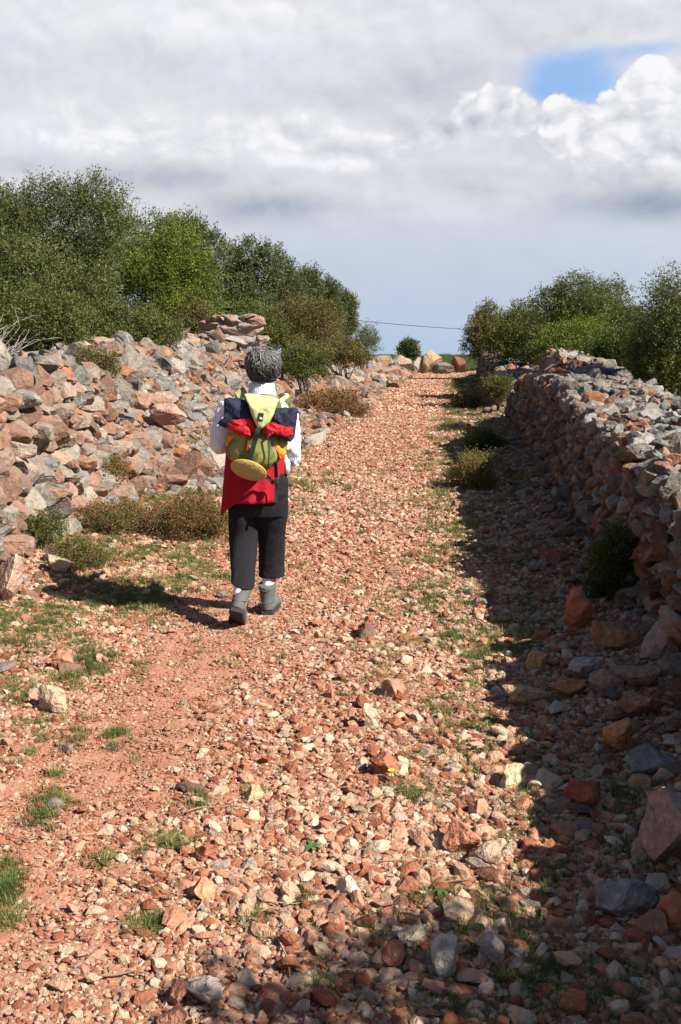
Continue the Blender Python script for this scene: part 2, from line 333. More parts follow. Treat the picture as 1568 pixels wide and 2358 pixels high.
# right wall: coursed face, loose cap, inner core
def right_wall(name, label, y0, y1, seed, face=True, small=1.0, T=1.15):
    r = np.random.default_rng(seed); P, Sx, Cc, sub = [], [], [], []; tilt = []
    y = y0
    z = .0
    row = 0
    while z < 1.6:
        hh = r.uniform(.06, .12) * small * (1.25 if row < 3 else 1)
        y = y0 + r.uniform(-.1, 0)
        while y < y1:
            nearf = 1.25 if y < 5.6 else .9
            w = r.uniform(.08, .20) * small * nearf
            yc = y + w / 2
            if z + hh * .4 < HR(yc):
                x = xr(yc) + .13 * z + r.normal(0, .028)
                P.append((x + .05, yc, base(xr(yc), yc) + z + hh / 2 - .03 + r.normal(0, .012))); dd = r.uniform(.12, .2)
                Sx.append((dd * .62, w * .60, hh * .70))
                hrel = z / max(HR(yc), .3)
                gp = .20 + .40 * hrel ** 2
                Cc.append(pick(PGREY, r, 1)[0] if r.random() < gp else pick(PRED, r, 1)[0] * .75 if r.random() < .24 else pick(PALR, r, 1)[0] * .72)  # red and buff face stones: colour darkened to deepen shade on this side
                sub.append(3 if yc < 9 else 2); tilt.append(0)
            y += w
        z += hh; row += 1
    # top and loose cap stones
    n = int((y1 - y0) * T / (.0085 * small * small)); yy_ = r.uniform(y0, y1, n); dd = r.uniform(-.04, T, n)
    top = HR(yy_); ok = top > .18; yy_, dd, top = yy_[ok], dd[ok], top[ok]; n = len(yy_)
    s = np.clip(r.lognormal(math.log(.052), .40, n), .028, .115) * small
    xx = xr(yy_) + .13 * top + dd
    zz = base(xr(yy_), yy_) + top + HUMP(yy_, dd) + .04 * vn(xx, yy_, 3, 2) + r.uniform(-.06, .035, n) - .10 * sst(dd, T - .3, T) - .03
    P = np.array(P + list(np.stack([xx, yy_, zz], 1))); capS = np.stack([s * r.uniform(.9, 1.5, n), s * r.uniform(.8, 1.2, n), s * r.uniform(.5, .9, n)], 1)
    Sx = np.array(Sx + list(capS))
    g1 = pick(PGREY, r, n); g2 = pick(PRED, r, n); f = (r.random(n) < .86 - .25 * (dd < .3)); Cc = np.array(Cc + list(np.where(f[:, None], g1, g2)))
    nf = len(P) - n
    Rm = np.concatenate([np.array([np.array(Euler((r.normal(0, .30), r.normal(0, .22) + (math.pi if r.random() < .5 else 0), .10 + r.normal(0, .13))).to_matrix()) for _ in range(nf)]), rotm(r, n, .35)])
    sub = np.array(sub + [3 if q < 9.5 else 2 for q in yy_])
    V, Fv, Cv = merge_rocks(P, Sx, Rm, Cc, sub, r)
    # hearting behind the face stones
    yk = np.arange(y0, y1 + .01, .25); prof = []
    for q in yk:
        b_ = float(base(xr(q), q)); h = max(float(HR(q)) - .06, .02); a = float(xr(q)) + .07
        prof.append([(a, q, b_ - .3), (a + .02, q, b_ + h * .5), (a + .13 * h, q, b_ + h), (a + .5, q, b_ + h + float(HUMP(q, .5))), (a + T - .1, q, b_ + h - .03 + float(HUMP(q, 1))), (a + T + .1, q, b_ - .3)])
    Kv = np.array(prof).reshape(-1, 3); Kf = []
    for i in range(len(yk) - 1):
        for j in range(5):
            A = i * 6 + j; Kf += [(A, A + 1, A + 7), (A, A + 7, A + 6)]
    for e in (0, (len(yk) - 1) * 6): Kf += [(e, e + 1, e + 2), (e, e + 2, e + 3), (e, e + 3, e + 4), (e, e + 4, e + 5)]
    V = np.concatenate([V, Kv]); Fv = np.concatenate([Fv, np.array(Kf) + len(Cv)]); Cv = np.concatenate([Cv, np.tile([.20, .10, .065], (len(Kv), 1))])
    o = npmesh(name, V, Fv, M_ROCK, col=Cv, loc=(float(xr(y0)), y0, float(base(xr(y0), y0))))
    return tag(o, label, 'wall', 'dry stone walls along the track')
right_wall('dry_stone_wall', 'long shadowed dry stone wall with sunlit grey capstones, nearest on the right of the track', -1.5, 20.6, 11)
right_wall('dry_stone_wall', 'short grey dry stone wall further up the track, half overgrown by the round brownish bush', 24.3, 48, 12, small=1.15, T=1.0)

# left side: standing wall stub, then collapsed heap
def left_heap(name, label, cat, y0, y1, seed, cell, dmin, dmax, pal_mix, big=.0, spill=0.0):
    r = np.random.default_rng(seed); n = int((y1 - y0) * (dmax - dmin) / (cell * cell) * 1.75)
    yy_ = r.uniform(y0, y1, n); d = r.uniform(dmin, dmax, n)
    if spill: d[:n // 9] = dmin - np.minimum(r.exponential(spill, n // 9), .75)
    xx = xl(yy_) - d; s = np.clip(r.lognormal(math.log(cell * .58), .50, n), cell * .3, cell * 2.0)
    fw = WL(yy_); hrel = sst(d, -.05, fw)
    # more stones on steep faces
    zz = ground(xx, yy_) + r.uniform(-.25, .45, n) * s
    P = np.stack([xx, yy_, zz], 1); Sx = np.stack([s * r.uniform(.9, 1.5, n), s * r.uniform(.75, 1.2, n), s * r.uniform(.45, .9, n)], 1)
    g1, g2, g3 = pick(PGREY, r, n), pick(PRED, r, n), pick(PALR, r, n); a = r.random(n); gp = pal_mix * (.25 + .95 * hrel)
    col = np.where((a < gp)[:, None], g1, np.where((a < gp + (1 - gp) * .45)[:, None], g2, g3))
    sub = np.where(yy_ < 14, 3, 2); sub = np.where(s < .05, 2, sub)
    V, Fv, Cv = merge_rocks(P, Sx, rotm(r, n, .45), col, sub, r)
    o = npmesh(name, V, Fv, M_ROCK, col=Cv, loc=(float(xl(y0)), y0, float(base(xl(y0), y0))))
    return tag(o, label, cat, 'collapsed stonework along the left of the track')
def left_face(name, label, y0, y1, seed):
    """steep face of the standing stub, laid in rough courses"""
    r = np.random.default_rng(seed); P, Sx, Cc = [], [], []; z = 0
    while z < 1.5:
        hh = r.uniform(.07, .16); y = y0 + r.uniform(-.1, 0)
        while y < y1:
            w = r.uniform(.09, .27); yc = y + w / 2; H = float(HL(yc))
            if z + .4 * hh < H:
                f = z / H; d = float(WL(yc)) * (f ** .7) * .72
                P.append((float(xl(yc)) - d + .04 + r.normal(0, .03), yc, float(base(xl(yc), yc)) + z + hh / 2 - .02 + r.normal(0, .02)))
                Sx.append((r.uniform(.10, .17), w * .60, hh * .66)); Cc.append(pick(PALR if r.random() < .80 else PGREY if r.random() < .5 else PRED, r, 1)[0])
            y += w
        z += hh
    n = 900; yy_ = r.uniform(y0, y1, n); d = r.uniform(.0, 1.7, n); xx = xl(yy_) - d; s = np.clip(r.lognormal(math.log(.065), .42, n), .03, .14)
    zz = ground(xx, yy_) + r.uniform(-.2, .4, n) * s
    nf = len(P); P = np.array(P + list(np.stack([xx, yy_, zz], 1))); Sx = np.array(Sx + list(np.stack([s * 1.25, s, s * .75], 1)))
    Cc = np.array(Cc + list(np.where(r.random((n, 1)) < .5, pick(PGREY, r, n), pick(PALR, r, n))))
    Rm = np.concatenate([np.array([np.array(Euler((r.normal(0, .35), r.normal(0, .2), .1 + r.normal(0, .25))).to_matrix()) for _ in range(nf)]), rotm(r, n, .4)])
    V, Fv, Cv = merge_rocks(P, Sx, Rm, Cc, np.full(len(P), 3), r)
    o = npmesh(name, V, Fv, M_ROCK, col=Cv, loc=(float(xl(y0)), y0, float(base(xl(y0), y0))))
    return tag(o, label, 'wall', 'dry stone walls along the track')
left_face('dry_stone_wall', 'leaning sunlit stub of pinkish dry stone wall at the left edge of the picture', 4.5, 11.0, 21)
left_heap('rubble_heap', 'big sunlit slope of tumbled grey and pink stones left of the walker', 'rubble', 10.6, 24.5, 22, .098, -.15, 2.3, .46, spill=.28)
left_heap('rubble_heap', 'low far bank of pale rubble along the left of the track, beyond the walker', 'rubble', 24.5, 52, 23, .16, -.2, 1.7, .45, spill=.3)

# single rocks the photo shows: u, v (centre of its foot), width px, height px, colour, seed, label
RK = [
 (1062, 1968, 96, 76, (.47, .20, .12), 'large squarish red-brown rock alone in the sunlit gravel left of the wall shadow'),
 (885, 1792, 66, 56, (.42, .16, .095), 'dark red angular rock in mid track, above the largest red-brown rock'),
 (905, 1612, 58, 46, (.46, .25, .17), 'reddish rock with cream patches in mid track, just above the upright cream and pink stone'),
 (852, 1676, 40, 54, (.66, .47, .34), 'upright cream and pink stone standing in the middle of the track'),
 (1186, 1816, 76, 48, (.66, .53, .33), 'cream-yellow block lying right at the edge of the wall shadow'),
 (585, 1846, 52, 32, (.62, .45, .27), 'yellowish oblong stone beside the long dark stick'),
 (145, 1546, 54, 48, (.46, .22, .14), 'smooth reddish rock on the left verge below the walker shadow'),
 (118, 1642, 76, 60, (.50, .38, .27), 'jagged tan rock on the left verge, largest in that gravel'),
 (465, 2078, 66, 54, (.55, .31, .18), 'flat-faced orange-tan rock in the lower left gravel'),
 (472, 1985, 56, 40, (.43, .17, .10), 'deep red rock just above the flat-faced orange-tan one'),
 (805, 2072, 62, 54, (.68, .58, .47), 'pale cream rock with rounded top in the lower middle gravel'),
 (467, 2330, 96, 66, (.42, .34, .31), 'big grey and pink mottled rock at the bottom of the picture'),
 (408, 2324, 50, 60, (.40, .17, .11), 'red-brown rock touching the grey and pink mottled rock'),
 (392, 2385, 76, 60, (.48, .23, .15), 'broad pinkish-red rock cut off by the bottom edge of the picture'),
 (1026, 2252, 74, 96, (.52, .48, .42), 'tall pale grey wedge standing up from the gravel near the bottom'),
 (1129, 2220, 66, 70, (.48, .37, .32), 'mauve-grey upright stone half in shade beside the tall pale wedge'),
 (954, 2190, 86, 54, (.55, .46, .35), 'cream flat-topped block left of the tall pale wedge'),
 (904, 2228, 62, 58, (.40, .165, .10), 'red-brown stone below the cream flat-topped block'),
 (1055, 2128, 80, 50, (.66, .48, .33), 'cream rock with orange stains above the tall pale wedge'),
 (1289, 2122, 44, 32, (.50, .20, .11), 'small red stone half lit at the shadow edge in the lower right'),
 (1429, 1736, 64, 74, (.58, .27, .12), 'bright orange rock catching sun within the wall shadow'),
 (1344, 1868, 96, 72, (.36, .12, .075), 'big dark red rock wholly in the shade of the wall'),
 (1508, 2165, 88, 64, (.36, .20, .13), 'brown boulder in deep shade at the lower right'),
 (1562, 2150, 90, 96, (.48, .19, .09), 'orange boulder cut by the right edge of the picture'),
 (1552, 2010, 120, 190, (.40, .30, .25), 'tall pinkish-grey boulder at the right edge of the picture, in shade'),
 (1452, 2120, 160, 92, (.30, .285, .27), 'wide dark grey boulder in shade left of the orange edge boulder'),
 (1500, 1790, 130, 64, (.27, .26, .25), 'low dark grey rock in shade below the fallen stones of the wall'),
 (1239, 1548, 58, 46, (.50, .27, .13), 'orange-brown wedge-shaped stone standing at the shadow edge'),
 (1219, 1626, 130, 44, (.52, .32, .20), 'long flat tan slab with its sunlit end toward the track'),
 (1314, 1610, 90, 44, (.48, .20, .11), 'flat red-orange stone right of the long tan slab'),
 (1351, 1568, 84, 56, (.40, .385, .36), 'grey angular fallen stone with a sunlit face'),
 (1398, 1594, 84, 50, (.36, .24, .18), 'brown fallen stone behind the grey angular one'),
 (1332, 1452, 70, 92, (.48, .17, .085), 'upright orange-red slab leaning in the shade at the wall foot'),
 (1288, 1298, 80, 30, (.33, .11, .07), 'dark red flat rock in shade at the foot of the wall, higher up the track'),
 (1490, 1656, 136, 52, (.38, .18, .11), 'long reddish boulder lying among the fallen stones'),
 (1470, 1590, 120, 56, (.30, .21, .16), 'brown shaded boulder above the long reddish one'),
 (1540, 1520, 110, 110, (.38, .31, .26), 'large rough grey-brown block at the foot of the wall by the right edge'),
 (1420, 1500, 120, 64, (.40, .20, .12), 'rust-coloured boulder at the foot of the wall below the dark bush'),
 (1282, 1650, 44, 34, (.50, .46, .40), 'small pale stone below the flat red-orange stone'),
 (104, 1214, 128, 104, (.44, .26, .20), 'large rounded reddish boulder at the foot of the left wall'),
 (246, 1160, 104, 74, (.50, .31, .24), 'pink slab tilted on its side above the heather'),
 (492, 1092, 74, 62, (.36, .32, .29), 'grey-brown boulder just left of the walker at the heap foot'),
 (22, 1226, 62, 34, (.56, .52, .47), 'pale elongated stone poking in from the left edge'),
 (12, 1272, 58, 62, (.60, .27, .11), 'bright orange block at the left edge, under the pale elongated stone'),
 (8, 1392, 66, 112, (.50, .34, .26), 'pinkish boulder cut by the left edge, lowest by the wall'),
 (137, 1322, 66, 40, (.50, .38, .26), 'tan block on the gravel where the walker shadow ends'),
 (436, 1100, 54, 46, (.58, .27, .14), 'rounded orange stone at the foot of the heap near the grey-brown boulder'),
 (150, 1108, 60, 50, (.44, .36, .29), 'greyish stone above the large rounded boulder'),
]
def single_rock(u, v, w, h, col, label, seed, name='rock', group='single rocks on and beside the track', f=base, Y=None, z=None, sink=.12, cat='rock', sub=4):
    if Y is None: p = hit(u, v, f)
    else: p = at(u, v, Y)
    sc = p[1] / F; a = w * sc / 2; c = h * sc / 2 * 1.05; r = np.random.default_rng(seed)
    V, Fv = rock(seed * 7 + 3, sub, 18, .34 if name == 'boulder' else .40, .78 if name == 'boulder' else .82, .05, (1, 1, 1)); V = V / np.abs(V).max(0)
    b_ = (a + c) / 2 * r.uniform(.8, 1.1)
    ang = r.uniform(-.15, .15); V = V * np.array([a, b_, c * (1 + sink)]); V = V @ np.array(Euler((0, r.uniform(-.12, .12), ang)).to_matrix()).T
    cc = np.tile(np.array(col, float) * (.85 if name == 'rock' else .7), (len(V), 1)); q = vn(V[:, 0] / a, V[:, 1] / a + V[:, 2] / a, 1.3, seed % 9); cc = cc * (1 + .13 * q)[:, None]
    o = npmesh(name, V, Fv, M_ROCK, col=cc); o.location = (p[0], p[1] + b_ * .6, p[2] + c * (1 - sink))
    return tag(o, label, cat, group)
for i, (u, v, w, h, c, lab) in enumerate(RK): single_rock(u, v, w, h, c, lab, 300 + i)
# stones lying on the heap and on the left wall
for (u, v, w, h, Y, c, lab, sd_) in [
 (118, 880, 104, 46, 9.9, (.50, .49, .46), 'whitish-grey jagged boulder on top of the left wall stub', 401),
 (358, 936, 104, 32, 13.4, (.40, .27, .21), 'long flat brown slab on the rubble slope', 402),
 (385, 975, 88, 44, 13.0, (.46, .28, .21), 'smooth pinkish slab under the long flat brown slab', 403),
 (78, 972, 66, 78, 8.9, (.55, .42, .34), 'pale pink slab set upright in the left wall stub', 404),
 (40, 905, 84, 46, 9.0, (.44, .27, .20), 'reddish-brown stone on top of the left wall stub, by the left edge', 405),
 (395, 880, 56, 54, 15.2, (.40, .36, .33), 'rounded grey-pink stone high on the rubble slope', 406),
 (318, 838, 64, 30, 16.0, (.46, .45, .42), 'pale grey flat stone at the crest of the rubble slope', 407)]:
    single_rock(u, v, w, h, c, lab, sd_, Y=Y, group='large stones on the rubble and left wall')
# cairn on the heap
cr = empty('cairn', tuple(at(540, 795, 20.5)), 'small cairn of stacked stones on the rubble crest, left of the walker head', 'cairn')
for i, (u, v, w, h, c) in enumerate([(492, 800, 60, 26, (.40, .30, .25)), (545, 800, 70, 28, (.46, .44, .41)), (600, 800, 46, 26, (.43, .36, .31)), (500, 778, 66, 24, (.44, .42, .39)), (575, 776, 62, 26, (.47, .36, .30)),
        (482, 760, 46, 22, (.42, .27, .21)), (532, 752, 52, 26, (.44, .31, .26)), (588, 758, 46, 30, (.46, .31, .24)), (560, 756, 30, 24, (.50, .33, .26)), (520, 742, 40, 16, (.48, .42, .37)), (575, 738, 44, 14, (.45, .36, .31)), (497, 741, 34, 14, (.37, .29, .25)), (538, 778, 74, 36, (.40, .30, .25)), (555, 798, 90, 32, (.45, .42, .39)), (515, 764, 60, 30, (.42, .33, .28)), (572, 762, 56, 28, (.40, .36, .33))]):
    p = at(u, v, 20.5); sc = 20.5 / F; V, Fv = rock(900 + i, 4, 15, .42, .82, .06, (1, 1, 1)); V = V / np.abs(V).max(0) * np.array([w * sc / 2, .16, h * sc / 2 * 1.15])
    V = V @ np.array(Euler((.1 * math.sin(i), .14 * math.sin(i * 2.3), .3 * math.sin(i * 1.7))).to_matrix()).T
    o = npmesh('stone', V, Fv, M_ROCK, col=np.tile(np.array(c) * .62, (len(V), 1))); o.parent = cr; o.location = (p[0] - cr.location.x, p[1] - cr.location.y + .05 * math.sin(i * 5), p[2] + h * sc / 2 - cr.location.z)
# boulders across the end of the track
for i, (u, v, w, h, c, lab) in enumerate([
 (880, 843, 52, 24, (.52, .40, .30), 'leftmost tan boulder of the row across the end of the track'),
 (925, 848, 50, 30, (.54, .42, .33), 'pale boulder with dark underside, second from the left in the row at the track end'),
 (962, 856, 36, 32, (.50, .43, .37), 'squat grey-pink boulder in the middle of the row at the track end'),
 (995, 852, 50, 44, (.58, .40, .25), 'tall pointed tan boulder standing at the end of the track'),
 (1022, 862, 56, 26, (.36, .31, .28), 'grey-brown slanting slab at the end of the track, right of the pointed boulder'),
 (1060, 850, 34, 30, (.34, .15, .10), 'dark red-brown boulder at the right end of the row across the track')]):
    single_rock(u, v, w, h, c, lab, 500 + i, Y=52.5, group='boulders set in a row across the track end', name='boulder', cat='boulder', sub=3)

# ------------------------------------------------------------------ gravel, chips and grass (uncountable)
def proto_coll(name, objs):
    c = bpy.data.collections.new(name)
    for o in objs:
        for k in list(o.users_collection): k.objects.unlink(o)
        c.objects.link(o)
    return c
def scatter(name, P, rot, scl, idx_, col, coll, kind='stuff'):
    me = bpy.data.meshes.new(name); n = len(P); me.vertices.add(n); me.vertices.foreach_set('co', np.asarray(P, np.float32).ravel())
    for nm, arr in (('rot', rot), ('scl', scl)):
        a = me.attributes.new(nm, 'FLOAT_VECTOR', 'POINT'); a.data.foreach_set('vector', np.asarray(arr, np.float32).ravel())
    a = me.attributes.new('pid', 'INT', 'POINT'); a.data.foreach_set('value', np.asarray(idx_, np.int32))
    a = me.attributes.new('gcol', 'FLOAT_COLOR', 'POINT'); c4 = np.ones((n, 4), np.float32); c4[:, :3] = col; a.data.foreach_set('color', c4.ravel())
    o = bpy.data.objects.new(name, me); C.objects.link(o)
    ng = bpy.data.node_groups.new(name, 'GeometryNodeTree'); ng.interface.new_socket('Geometry', in_out='INPUT', socket_type='NodeSocketGeometry'); ng.interface.new_socket('Geometry', in_out='OUTPUT', socket_type='NodeSocketGeometry')
    N = ng.nodes; gi = N.new('NodeGroupInput'); go = N.new('NodeGroupOutput'); ip = N.new('GeometryNodeInstanceOnPoints'); ci = N.new('GeometryNodeCollectionInfo')
    ci.inputs['Collection'].default_value = coll; ci.inputs['Separate Children'].default_value = True; ci.inputs['Reset Children'].default_value = True
    def na(nm, t):
        q = N.new('GeometryNodeInputNamedAttribute'); q.data_type = t; q.inputs['Name'].default_value = nm; return [s for s in q.outputs if s.enabled and s.name == 'Attribute'][0]
    e2r = N.new('FunctionNodeEulerToRotation'); l = ng.links
    l.new(gi.outputs[0], ip.inputs['Points']); l.new(ci.outputs[0], ip.inputs['Instance']); ip.inputs['Pick Instance'].default_value = True
    l.new(na('pid', 'INT'), ip.inputs['Instance Index']); l.new(na('rot', 'FLOAT_VECTOR'), e2r.inputs[0]); l.new(e2r.outputs[0], ip.inputs['Rotation'])
    l.new(na('scl', 'FLOAT_VECTOR'), ip.inputs['Scale']); l.new(ip.outputs[0], go.inputs[0])
    md = o.modifiers.new('scatter', 'NODES'); md.node_group = ng
    return tag(o, kind=kind)
r = np.random.default_rng(5)
gp = []
for i in range(16):
    V, Fv = rock(40 + i, 2, 11, .45, .85, .03, (1, .75 + .25 * (i % 3) / 2, .42 + .13 * (i % 4))); gp.append(npmesh('pebble_%02d' % i, V, Fv, M_GRAV))
gc = proto_coll('pebbles', gp)
def sample_area(n, y0, y1, xa=None, xb=None):
    """points uniform over the ground between xa(y) and xb(y), inside the view wedge plus margin"""
    y = r.uniform(y0, y1, n * 2); a = xa(y); b_ = xb(y); wa = np.maximum(a, -.335 * y - .5); wb = np.minimum(b_, .335 * y + .5)
    x = r.uniform(-1, 1, n * 2) * 3.2 + (a + b_) / 2; ok = (x > wa) & (x < wb); return x[ok], y[ok]
def soil_track(x, y):
    """0..1 where fine red soil shows: the left wheel rut"""
    cx_ = -1.02 + .10 * (y - 3.0) + .12 * vn(y, 0, .9, 2)
    return np.exp(-((x - cx_) / (.30 + .015 * y)) ** 2) * (1 - sst(y, 6, 9.5)) * np.clip(.85 + .5 * vn(x, y, 2.1, 5), 0, 1)
XA = lambda y: xl(y) - .15; XB = lambda y: xr(y) + .1
pts = []
for (y0, y1, dens, smed, sig, smin, smax, lay) in [
  (1.9, 4.2, 10500, .0072, .40, .0035, .02, 0), (1.9, 4.2, 1700, .0160, .42, .009, .048, 1),
  (4.2, 7.5, 6200, .0088, .38, .005, .022, 0), (4.2, 7.5, 1000, .0175, .40, .010, .05, 1),
  (7.5, 13, 2000, .0120, .38, .007, .03, 0), (7.5, 13, 520, .021, .38, .013, .055, 1),
  (13, 24, 900, .0180, .36, .011, .05, 1), (24, 55, 280, .032, .36, .02, .08, 1)]:
    n = int(dens * (y1 - y0) * 6.4 / 2); x, y = sample_area(n, y0, y1, XA, XB); n = len(x)
    s = np.clip(r.lognormal(math.log(smed), sig, n), smin, smax)
    right = sst(x - .1 * y, -.9, .5) * (1 - sst(y, 3.4, 5)); s = s * (.85 + .32 * right)
    st = soil_track(x, y); keep = r.random(n) > st * (.0 if lay == 0 else .85)
    # fewer stones where the verge grass grows
    keep &= r.random(n) > .35 * (vn(x, y, 1.1, 7) > .35) * sst(np.abs(x - .1 * y + .9), 1.1, 1.6)
    s = s * (1 - .42 * np.clip(st, 0, 1)); pts.append(np.stack([x, y, s, st], 1)[keep])
pts = np.concatenate(pts); n = len(pts); x, y, s, st = pts.T
print('gravel', n)
z = ground(x, y) + s * r.uniform(.05, .5, n)
PG = np.array([[.70, .53, .38], [.76, .64, .49], [.62, .37, .25], [.54, .27, .17], [.44, .18, .10], [.34, .12, .07], [.66, .45, .32], [.54, .47, .39]])
wts = np.array([.18, .11, .18, .15, .12, .06, .16, .04]); ci_ = r.choice(len(PG), n, p=wts)
redz = np.clip(.5 + .5 * vn(x, y, .6, 11) - .35 * sst(x - .1 * y, -.6, .6) + st * .6, 0, 1); swap = r.random(n) < redz * .46; ci_ = np.where(swap, r.integers(2, 6, n), ci_)
col = np.clip(PG[ci_] * np.array([.84, .775, .755]) * (1 + r.normal(0, .13, (n, 1))), .03, .82)
scatter('gravel', np.stack([x, y, z], 1), r.uniform(-.5, .5, (n, 3)) + np.stack([np.zeros(n), np.zeros(n), r.uniform(0, 6.28, n)], 1), np.stack([s * r.uniform(.9, 1.35, n)] + [s * r.uniform(.8, 1.1, n)] * 2, 1), r.integers(0, 16, n), col, gc)
# loose fist-sized stones on the bank and under the right wall: one countless scatter
n = 2600; yb = r.uniform(2.0, 26, n); side = r.random(n)
xb_ = np.where(side < .5, xl(yb) + r.exponential(.42, n) - .15, xr(yb) - r.exponential(.28, n) + .08)
sb = np.clip(r.lognormal(math.log(.036), .42, n), .02, .105); cb = np.where(r.random((n, 1)) < .7, pick(PALR, r, n), pick(PRED, r, n))
scatter('loose_stones', np.stack([xb_, yb, ground(xb_, yb) + sb * .35], 1), r.uniform(-.4, .4, (n, 3)) + np.stack([np.zeros(n), np.zeros(n), r.uniform(0, 6.28, n)], 1), np.stack([sb * 1.2, sb, sb * .95], 1), r.integers(0, 16, n), cb, gc)

# grass tufts
def grassmat():
    m, gg, b, o = newmat('grass_blade'); col = attr(gg, 'gcol', 'INSTANCER'); gg.nt.links.new(col, b.inputs['Base Color']); b.inputs['Roughness'].default_value = .6
    t = m.node_tree.nodes.new('ShaderNodeBsdfTranslucent'); gg.nt.links.new(col, t.inputs[0]); mx = m.node_tree.nodes.new('ShaderNodeMixShader'); mx.inputs[0].default_value = .3
    gg.nt.links.new(b.outputs[0], mx.inputs[1]); gg.nt.links.new(t.outputs[0], mx.inputs[2]); gg.nt.links.new(mx.outputs[0], o.inputs[0]); return m
M_GRASS = grassmat()
def tuft(i, nb=44, L_=.05, wide=.0012, spread=.04, lean=.7):
    rr = np.random.default_rng(700 + i); V, Fs = [], []
    for k in range(nb):
        a = rr.uniform(0, 6.28); p = np.array([math.cos(a), math.sin(a), 0]) * spread * math.sqrt(rr.random()); d = np.array([math.cos(a + rr.normal(0, .8)), math.sin(a + rr.normal(0, .8)), 0])
        ln = L_ * rr.uniform(.5, 1.2); le = lean * rr.uniform(.2, 1.3); sd2 = np.array([-d[1], d[0], 0]); w = wide * rr.uniform(.7, 1.4)
        c = [p, p + d * ln * le * .3 + np.array([0, 0, ln * .55]), p + d * ln * le + np.array([0, 0, ln * (1 - .35 * le)])]; o_ = len(V)
        V += [c[0] - sd2 * w, c[0] + sd2 * w, c[1] + sd2 * w * .9, c[1] - sd2 * w * .9, c[2] + sd2 * w * .12, c[2] - sd2 * w * .12]; Fs += [(o_, o_ + 1, o_ + 2, o_ + 3), (o_ + 3, o_ + 2, o_ + 4, o_ + 5)]
    return npmesh('tuft_%02d' % i, np.array(V), np.array(Fs), M_GRASS)
tcoll = proto_coll('tufts', [tuft(i) for i in range(5)] + [tuft(5 + i, 16, .028, .0042, .035, 1.2) for i in range(2)])
gx, gy = [], []
def patch(u, v, su, sv, n):
    """a patch of tufts around a place seen in the photo"""
    for k in range(n):
        p = hit(u + r.normal(0, su), v + r.normal(0, sv), ground)
        gx.append(p[0]); gy.append(p[1])
for a in [(1050, 1430, 26, 30, 46), (1010, 1330, 30, 40, 30), (1060, 1250, 30, 30, 36), (1110, 1560, 34, 24, 30), (1030, 1640, 34, 24, 26), (1120, 1670, 22, 14, 22), (1050, 1720, 40, 20, 20), (950, 1830, 40, 14, 30), (1180, 1930, 50, 18, 30), (1200, 1870, 30, 16, 18), (1130, 2090, 60, 30, 50), (1000, 2070, 40, 20, 20), (1280, 2040, 30, 24, 40), (1170, 2150, 40, 20, 24),
          (1100, 2180, 60, 20, 30), (1220, 2250, 60, 40, 60), (1060, 2330, 60, 24, 30), (1180, 1480, 50, 24, 70), (1200, 1280, 40, 50, 90), (1240, 1400, 50, 50, 70), (1120, 1180, 24, 20, 30), (1120, 1510, 30, 16, 34), (1500, 1830, 60, 60, 90), (1400, 1850, 60, 50, 40), (1480, 1960, 50, 50, 60), (1400, 2270, 110, 50, 110), (1250, 1720, 40, 60, 30),
          (330, 1400, 34, 22, 90), (270, 1380, 40, 20, 60), (210, 1520, 24, 20, 40), (50, 1430, 50, 24, 110), (40, 1600, 30, 16, 50), (180, 1570, 18, 10, 20), (420, 1290, 60, 18, 70), (470, 1330, 30, 14, 40), (480, 1260, 40, 12, 40), (300, 1350, 40, 14, 40), (105, 1865, 28, 20, 50), (15, 2060, 20, 40, 60), (270, 1690, 12, 8, 14), (130, 1790, 12, 8, 6), (340, 2130, 22, 16, 34), (230, 1985, 16, 8, 12), (380, 1945, 36, 10, 30), (450, 1850, 20, 8, 14), (590, 1830, 16, 8, 8), (700, 2080, 16, 10, 8), (740, 2280, 16, 12, 12), (580, 2110, 12, 8, 6),
          (878, 872, 18, 11, 420), (460, 1010, 26, 20, 50), (900, 1140, 40, 30, 26), (850, 1180, 40, 30, 22), (720, 1120, 30, 20, 22), (700, 1060, 20, 30, 22), (1010, 1180, 30, 30, 30), (1060, 1040, 30, 24, 60), (1100, 930, 30, 18, 90), (1050, 890, 18, 10, 70), (780, 1100, 40, 20, 18), (560, 1500, 60, 30, 10), (740, 1330, 60, 40, 10)]: patch(*a)
n = 9000; yb = r.uniform(2.2, 50, n); side = r.random(n); xb_ = np.where(side < .45, xl(yb) + r.uniform(-.1, 1.2, n), xr(yb) - r.uniform(0, 1.25, n)); k = (vn(xb_, yb, 1.9, 13) > .12) & (r.random(n) < np.where(side < .45, .35, .75))
gx += list(xb_[k]); gy += list(yb[k])
n = 9000; yb = r.uniform(3.0, 13, n); xb_ = xl(yb) + r.uniform(-.1, 2.0, n); k = (vn(xb_, yb, 2.6, 17) + .5 * vn(xb_, yb, 7, 19) > .02) & (r.random(n) < .8 * (1 - sst(xb_ - xl(yb), 1.1, 2.0))); gx += list(xb_[k]); gy += list(yb[k])
n = 5000; yb = r.uniform(2.4, 22, n); xb_ = xr(yb) - 1.15 + r.normal(0, .22, n); k = (vn(xb_, yb, 2.4, 23) > .0) & (r.random(n) < .6 * (1 - .72 * sst(yb, 7, 13))); gx += list(xb_[k]); gy += list(yb[k])
gx = np.array(gx); gy = np.array(gy); n = len(gx); gz = ground(gx, gy)
gcl = np.array([[.10, .14, .034], [.13, .165, .042], [.075, .11, .03], [.18, .17, .06], [.14, .19, .048]])[r.integers(0, 5, n)] * (1 + r.normal(0, .15, (n, 1)))
dry = r.random(n) < .12; gcl[dry] = [.36, .28, .14]
gs = np.clip(.50 + .05 * gy, .55, 1.9) * r.uniform(.6, 1.25, n)
